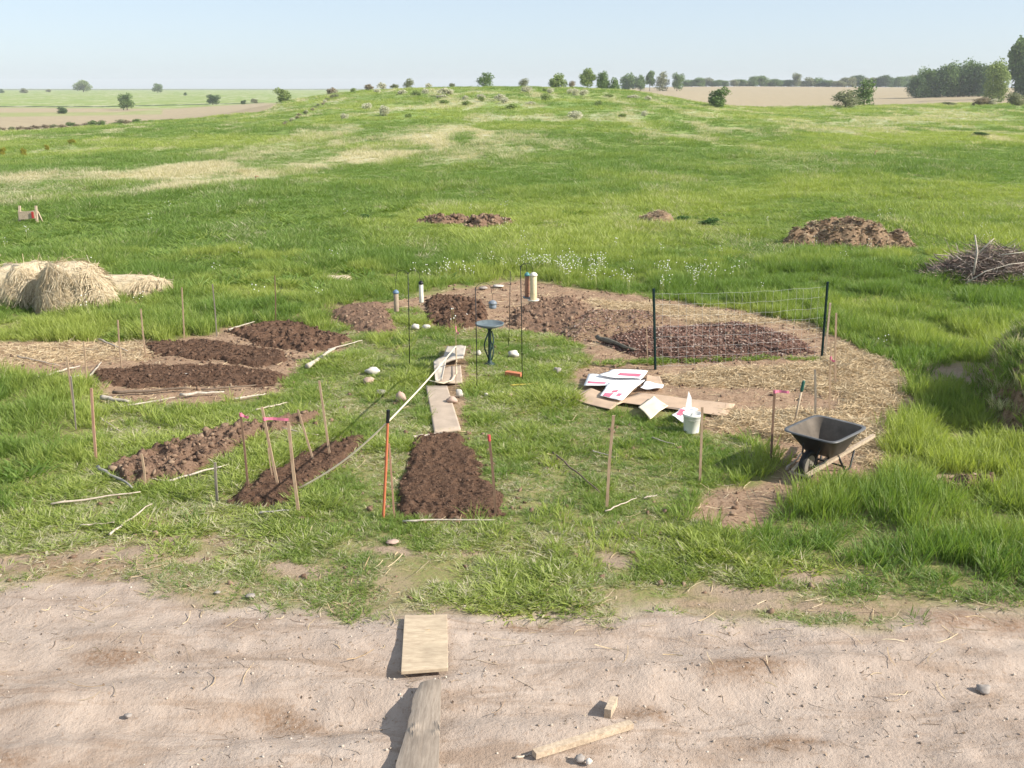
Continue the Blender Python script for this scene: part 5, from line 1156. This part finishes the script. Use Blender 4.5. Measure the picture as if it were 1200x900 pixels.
T_ = [
 ('tree', 98, 108, 24, 15, 'round', 'leaf_light', FAR, 'light green tree on the left skyline, the largest there', GL),
 ('bush', 28, 109, 11, 6, 'bush', 'leaf_olive', FAR, 'small dull bush on the skyline at the far left', GL),
 ('bush', 57, 108, 8, 4, 'bush', 'leaf_olive', FAR, 'tiny bush on the skyline between two larger ones at the left', GL),
 ('bush', 2, 109, 8, 5, 'bush', 'leaf_dark', FAR, 'bush cut by the left edge on the skyline', GL),
 ('tree', 185, 109, 15, 12, 'round', 'leaf_mid', FAR, 'round dark tree on the skyline above the pale field', GL),
 ('bush', 217, 112, 6, 4, 'bush', 'leaf_mid', FAR, 'tiny shrub in the green far field right of the round skyline tree', GL),
 ('tree', 148, 129, 22, 21, 'round', 'leaf_mid', MID, 'round green tree standing at the upper edge of the tan field', GL),
 ('bush', 72, 133, 16, 8, 'bush', 'leaf_dark', MID, 'low dark bush alone in the tan field at the left', GL),
 ('tree', 249, 123, 20, 13, 'round', 'leaf_dark', MID, 'dark rounded tree at the right tip of the tan field', GL),
 ('bush', 285, 122, 9, 5, 'bush', 'leaf_dark', MID, 'small dark bush, left of a pair right of the dark rounded tree', GL),
 ('bush', 298, 121, 10, 6, 'bush', 'leaf_olive', MID, 'small greyish bush, right of a pair right of the dark rounded tree', GL),
 ('bush', 332, 115, 23, 13, 'bush', 'leaf_light', (200, 330), 'yellowish green bush where the left slope meets the far field', GL),
 ('bush', 390, 107, 15, 5, 'scrub', 'leaf_brown', CR, 'low brown scrub at the left end of the hill crest', GC),
 ('bush', 433, 104, 13, 6, 'scrub', 'leaf_brown', CR, 'brownish low bush on the crest, left of a pale one', GC),
 ('bush', 448, 105, 14, 9, 'scrub', 'leaf_pale', CR, 'pale bush on the crest between two darker low bushes', GC),
 ('bush', 463, 104, 12, 6, 'scrub', 'leaf_olive', CR, 'olive low bush on the crest, just left of the greyish tall one', GC),
 ('bush', 480, 104, 15, 13, 'open', 'leaf_olive', CR, 'greyish open bush on the crest, tallest of the left cluster', GC),
 ('bush', 503, 102, 9, 5, 'scrub', 'leaf_pale', CR, 'small pale bush right of the greyish open one on the crest', GC),
 ('bush', 530, 101, 10, 4, 'scrub', 'leaf_olive', CR, 'very low scrub on the crest left of the airy bush', GC),
 ('tree', 569, 102, 25, 18, 'open', 'leaf_mid', CR, 'airy bluish green small tree on the middle of the crest', GC),
 ('tree', 614, 102, 14, 11, 'open', 'leaf_olive', CR, 'small airy bush between the two bigger crest trees', GC),
 ('tree', 654, 100, 25, 15, 'bush', 'leaf_light', CR, 'dense rounded bright green bush on the crest', GC),
 ('bush', 670, 100, 9, 6, 'scrub', 'leaf_brown', CR, 'little brown bush right of the dense rounded bush', GC),
 ('tree', 688, 100, 22, 21, 'tall', 'leaf_light', (300, 420), 'pointed light green tree behind the crest, tallest of the middle', GR),
 ('tree', 706, 100, 20, 18, 'round', 'leaf_mid', (300, 420), 'rounded tree right beside the pointed light green one', GR),
 ('tree', 720, 100, 16, 10, 'bush', 'leaf_mid', (300, 420), 'low tree filling the gap right of the rounded tree', GR),
 ('tree', 736, 99, 26, 15, 'bush', 'leaf_mid', (420, 640), 'broad dull green tree left of the hill end', GR),
 ('tree', 750, 98, 16, 12, 'round', 'leaf_mid', (420, 640), 'short tree, first right of the broad dull one', GR),
 ('tree', 761, 98, 14, 16, 'tall', 'leaf_mid', (420, 640), 'slim tree in the row over the tan field left end', GR),
 ('tree', 776, 98, 20, 15, 'open', 'leaf_olive', (420, 640), 'airy greyish tree in the row over the tan field left end', GR),
 ('tree', 793, 98, 18, 14, 'round', 'leaf_mid', (420, 640), 'rounded tree ending the middle row, right of the airy greyish one', GR),
 ('tree', 841, 126, 30, 25, 'bush', 'leaf_mid', (175, 235), 'round green bush tree at the near edge of the right tan field', 'bushes at the near edge of the right field'),
 ('tree', 990, 126, 40, 22, 'open', 'leaf_olive', (190, 255), 'sprawling dark shrub at the near field edge, left half of a pair', 'bushes at the near edge of the right field'),
 ('tree', 1012, 125, 36, 34, 'open', 'leaf_mid', (190, 255), 'sprawling taller shrub at the near field edge, right half of a pair', 'bushes at the near edge of the right field'),
 ('bush', 1147, 124, 24, 11, 'bush', 'leaf_brown', (215, 262), 'brownish scrub below the woods at the near edge', 'bushes at the near edge of the right field'),
 ('bush', 1162, 124, 14, 9, 'bush', 'leaf_pale', (215, 262), 'pale blossoming scrub below the woods', 'bushes at the near edge of the right field'),
 ('bush', 1190, 125, 28, 18, 'bush', 'leaf_olive', (215, 262), 'olive bush cut by the right edge below the tall tree', 'bushes at the near edge of the right field'),
 ('bush', 1110, 124, 20, 5, 'bush', 'leaf_olive', (215, 262), 'low green scrub in the grass below the dark woods', 'bushes at the near edge of the right field'),
]
for (nm, a, b, c_, d_, k, lf, yr, lb, gp) in T_: plant(nm, a, b, c_, d_, k, lf, yr, lb, nm, gp)
# the wood on the right: each tree
WD = [(1073, 112, 20, 25, 'leaf_dark'), (1084, 112, 20, 36, 'leaf_mid'), (1097, 112, 24, 33, 'leaf_dark'), (1110, 112, 22, 43, 'leaf_mid'), (1122, 112, 26, 36, 'leaf_dark'), (1135, 112, 22, 46, 'leaf_mid'), (1147, 113, 24, 40, 'leaf_dark')]
for i, (a, b, c_, d_, lf) in enumerate(WD):
    plant('tree', a, b, c_ * 1.45, d_, 'wood', lf, (330, 480), ('leftmost and lowest tree of the dark wood on the right', 'second tree from the left of the dark wood', 'third tree from the left of the dark wood, darker', 'fourth tree from the left of the dark wood', 'fifth tree from the left of the dark wood, darker', 'sixth tree from the left of the dark wood, a little taller', 'seventh tree of the dark wood, beside the bright rounded tree')[i], 'tree', 'trees of the dark wood')
plant('tree', 1163, 118, 36, 52, 'wood', 'leaf_light', (270, 330), 'bright green rounded tree at the right end of the dark wood', 'tree', 'trees of the dark wood')
plant('tree', 1188, 116, 36, 75, 'tall', 'leaf_mid', (330, 420), 'tallest tree in the photo, open crown, at the right edge', 'tree', 'trees of the dark wood')
plant('tree', 1204, 116, 44, 58, 'wood', 'leaf_dark', (330, 420), 'tall dark tree cut by the right edge behind the tallest one', 'tree', 'trees of the dark wood')
plant('tree', 1232, 116, 40, 50, 'wood', 'leaf_dark', (330, 420), 'tall dark tree just outside the right edge', 'tree', 'trees of the dark wood')
# far tree line behind the right field
xx_ = 803; i = 0
while xx_ < 1075:
    h_ = random.choice([6, 7, 8, 9, 7, 10]) + 1; wd_ = random.uniform(15, 24)
    if abs(xx_ - 886) < 7: h_ = 13
    if abs(xx_ - 932) < 7: h_ = 17; wd_ = 14
    if xx_ > 985: h_ += 3
    plant('tree', xx_, 101, wd_, h_, random.choice(['wood', 'bush', 'wood']), random.choice(['leaf_mid', 'leaf_dark', 'leaf_mid', 'leaf_olive']), (850, 1000),
          ORD[i] + ' tree from the left in the hazy far tree line' + (', standing taller' if h_ > 12 and xx_ < 960 else ''), 'tree', 'trees of the far tree line'); xx_ += random.uniform(6.5, 9.5); i += 1
# hedge along the near rim of the left tan field, shrubs on the hill
for i in range(22):
    xx_ = -10 + i * 10 + random.uniform(-3, 3); hl = random.choice(['leaf_brown', 'leaf_olive', 'leaf_mid', 'leaf_brown']); plant('bush', xx_, 154 - i * .55, random.uniform(10, 17), random.uniform(3, 7), 'scrub', hl, (175, 240), ORD[i] + ' bush from the left, ' + COLW[hl] + ', in the low hedge along the left tan field', 'bush', 'hedge bushes at the left tan field')
for i in range(16):
    t = i / 15; hl = random.choice(['leaf_brown', 'leaf_olive', 'leaf_pale']); plant('bush', 332 + 62 * t + random.uniform(-2, 2), 148 - 34 * t, random.uniform(5, 8), random.uniform(3, 6), 'scrub', hl, (110, 250), ORD[i] + ' little ' + COLW[hl] + ' bush up the diagonal row on the left slope of the hill', 'bush', 'diagonal row of dry bushes')
HS = [(523, 112, 22, 9, 'leaf_pale'), (586, 118, 15, 8, 'leaf_pale'), (617, 109, 18, 8, 'leaf_pale'), (640, 118, 14, 8, 'leaf_light'), (674, 140, 20, 10, 'leaf_pale'), (452, 136, 16, 12, 'leaf_pale'), (500, 110, 12, 6, 'leaf_pale'), (675, 112, 12, 8, 'leaf_pale'),
      (547, 124, 14, 6, 'leaf_light'), (430, 128, 16, 7, 'leaf_pale'), (564, 116, 12, 6, 'leaf_pale'), (600, 128, 16, 6, 'leaf_light'), (700, 124, 13, 6, 'leaf_light'), (520, 122, 16, 5, 'leaf_light'), (405, 140, 12, 7, 'leaf_pale'), (645, 110, 10, 7, 'leaf_pale'), (754, 136, 10, 6, 'leaf_pale'), (730, 138, 14, 5, 'leaf_light'), (478, 138, 12, 5, 'leaf_light')] + [(int(415 + 24.5 * q_ + (q_ * 37) % 11), int(107 + (q_ * 53) % 17), 8 + (q_ * 29) % 9, 4 + (q_ * 17) % 4, 'leaf_pale' if q_ % 3 else 'leaf_light') for q_ in range(15)]
HS.sort(); hn = {'leaf_pale': 0, 'leaf_light': 0}
for (a, b, c_, d_, lf) in HS:
    hn[lf] += 1
    plant('bush', a, b, c_, d_ * 1.1, 'scrub', lf, (90, 240), ORD[hn[lf] - 1] + (' pale blossoming bush' if lf == 'leaf_pale' else ' low green bush') + ' from the left on the face of the hill', 'bush', 'blossoming bushes on the hill' if lf == 'leaf_pale' else 'green bushes on the hill')
for i, (a, b, c_, d_, lb) in enumerate([(55, 176, 8, 7, 'left of two small yellow bushes in the left field'), (84, 170, 11, 8, 'right of two small yellow bushes in the left field'), (3, 184, 10, 12, 'yellow bush cut by the left edge'), (28, 184, 8, 12, 'narrow yellowish bush near the left edge')]):
    plant('bush', a, b, c_, d_, 'bush', 'leaf_yellow', (70, 115), lb, 'bush', 'yellow bushes in the left field')
for (a, b, c_, d_, lb) in [(1148, 160, 22, 6, 'dark low bush in the open field on the right'), (796, 262, 30, 10, 'left of two dark green clumps beside the hay heap'), (832, 266, 30, 11, 'right of two dark green clumps beside the hay heap'), (430, 258, 20, 8, 'dark weed clump left of the low dirt heaps')]:
    plant('bush', a, b, c_, d_, 'bush', 'leaf_weed', (25, 120), lb, 'bush', 'dark clumps in the field')

# ------------------------------------------------------------------ the air
m, n, o = newmat('air'); pv = nd(n, 'ShaderNodeVolumePrincipled'); pv.inputs['Color'].default_value = (.90, .95, 1, 1); pv.inputs['Density'].default_value = .00021; pv.inputs['Anisotropy'].default_value = 0
n.links.new(pv.outputs[0], o.inputs['Volume'])
mb = MB().mat('air'); b_ = (-4600, 4600, -300, 3900, -12, 34)
mb.v = [(x, y, z) for z in b_[4:6] for (x, y) in ((b_[0], b_[2]), (b_[1], b_[2]), (b_[1], b_[3]), (b_[0], b_[3]))]
for f in ((3, 2, 1, 0), (4, 5, 6, 7), (0, 1, 5, 4), (1, 2, 6, 5), (2, 3, 7, 6), (3, 0, 4, 7)): mb.face(f)
tag(mb.build('haze'), kind='stuff')
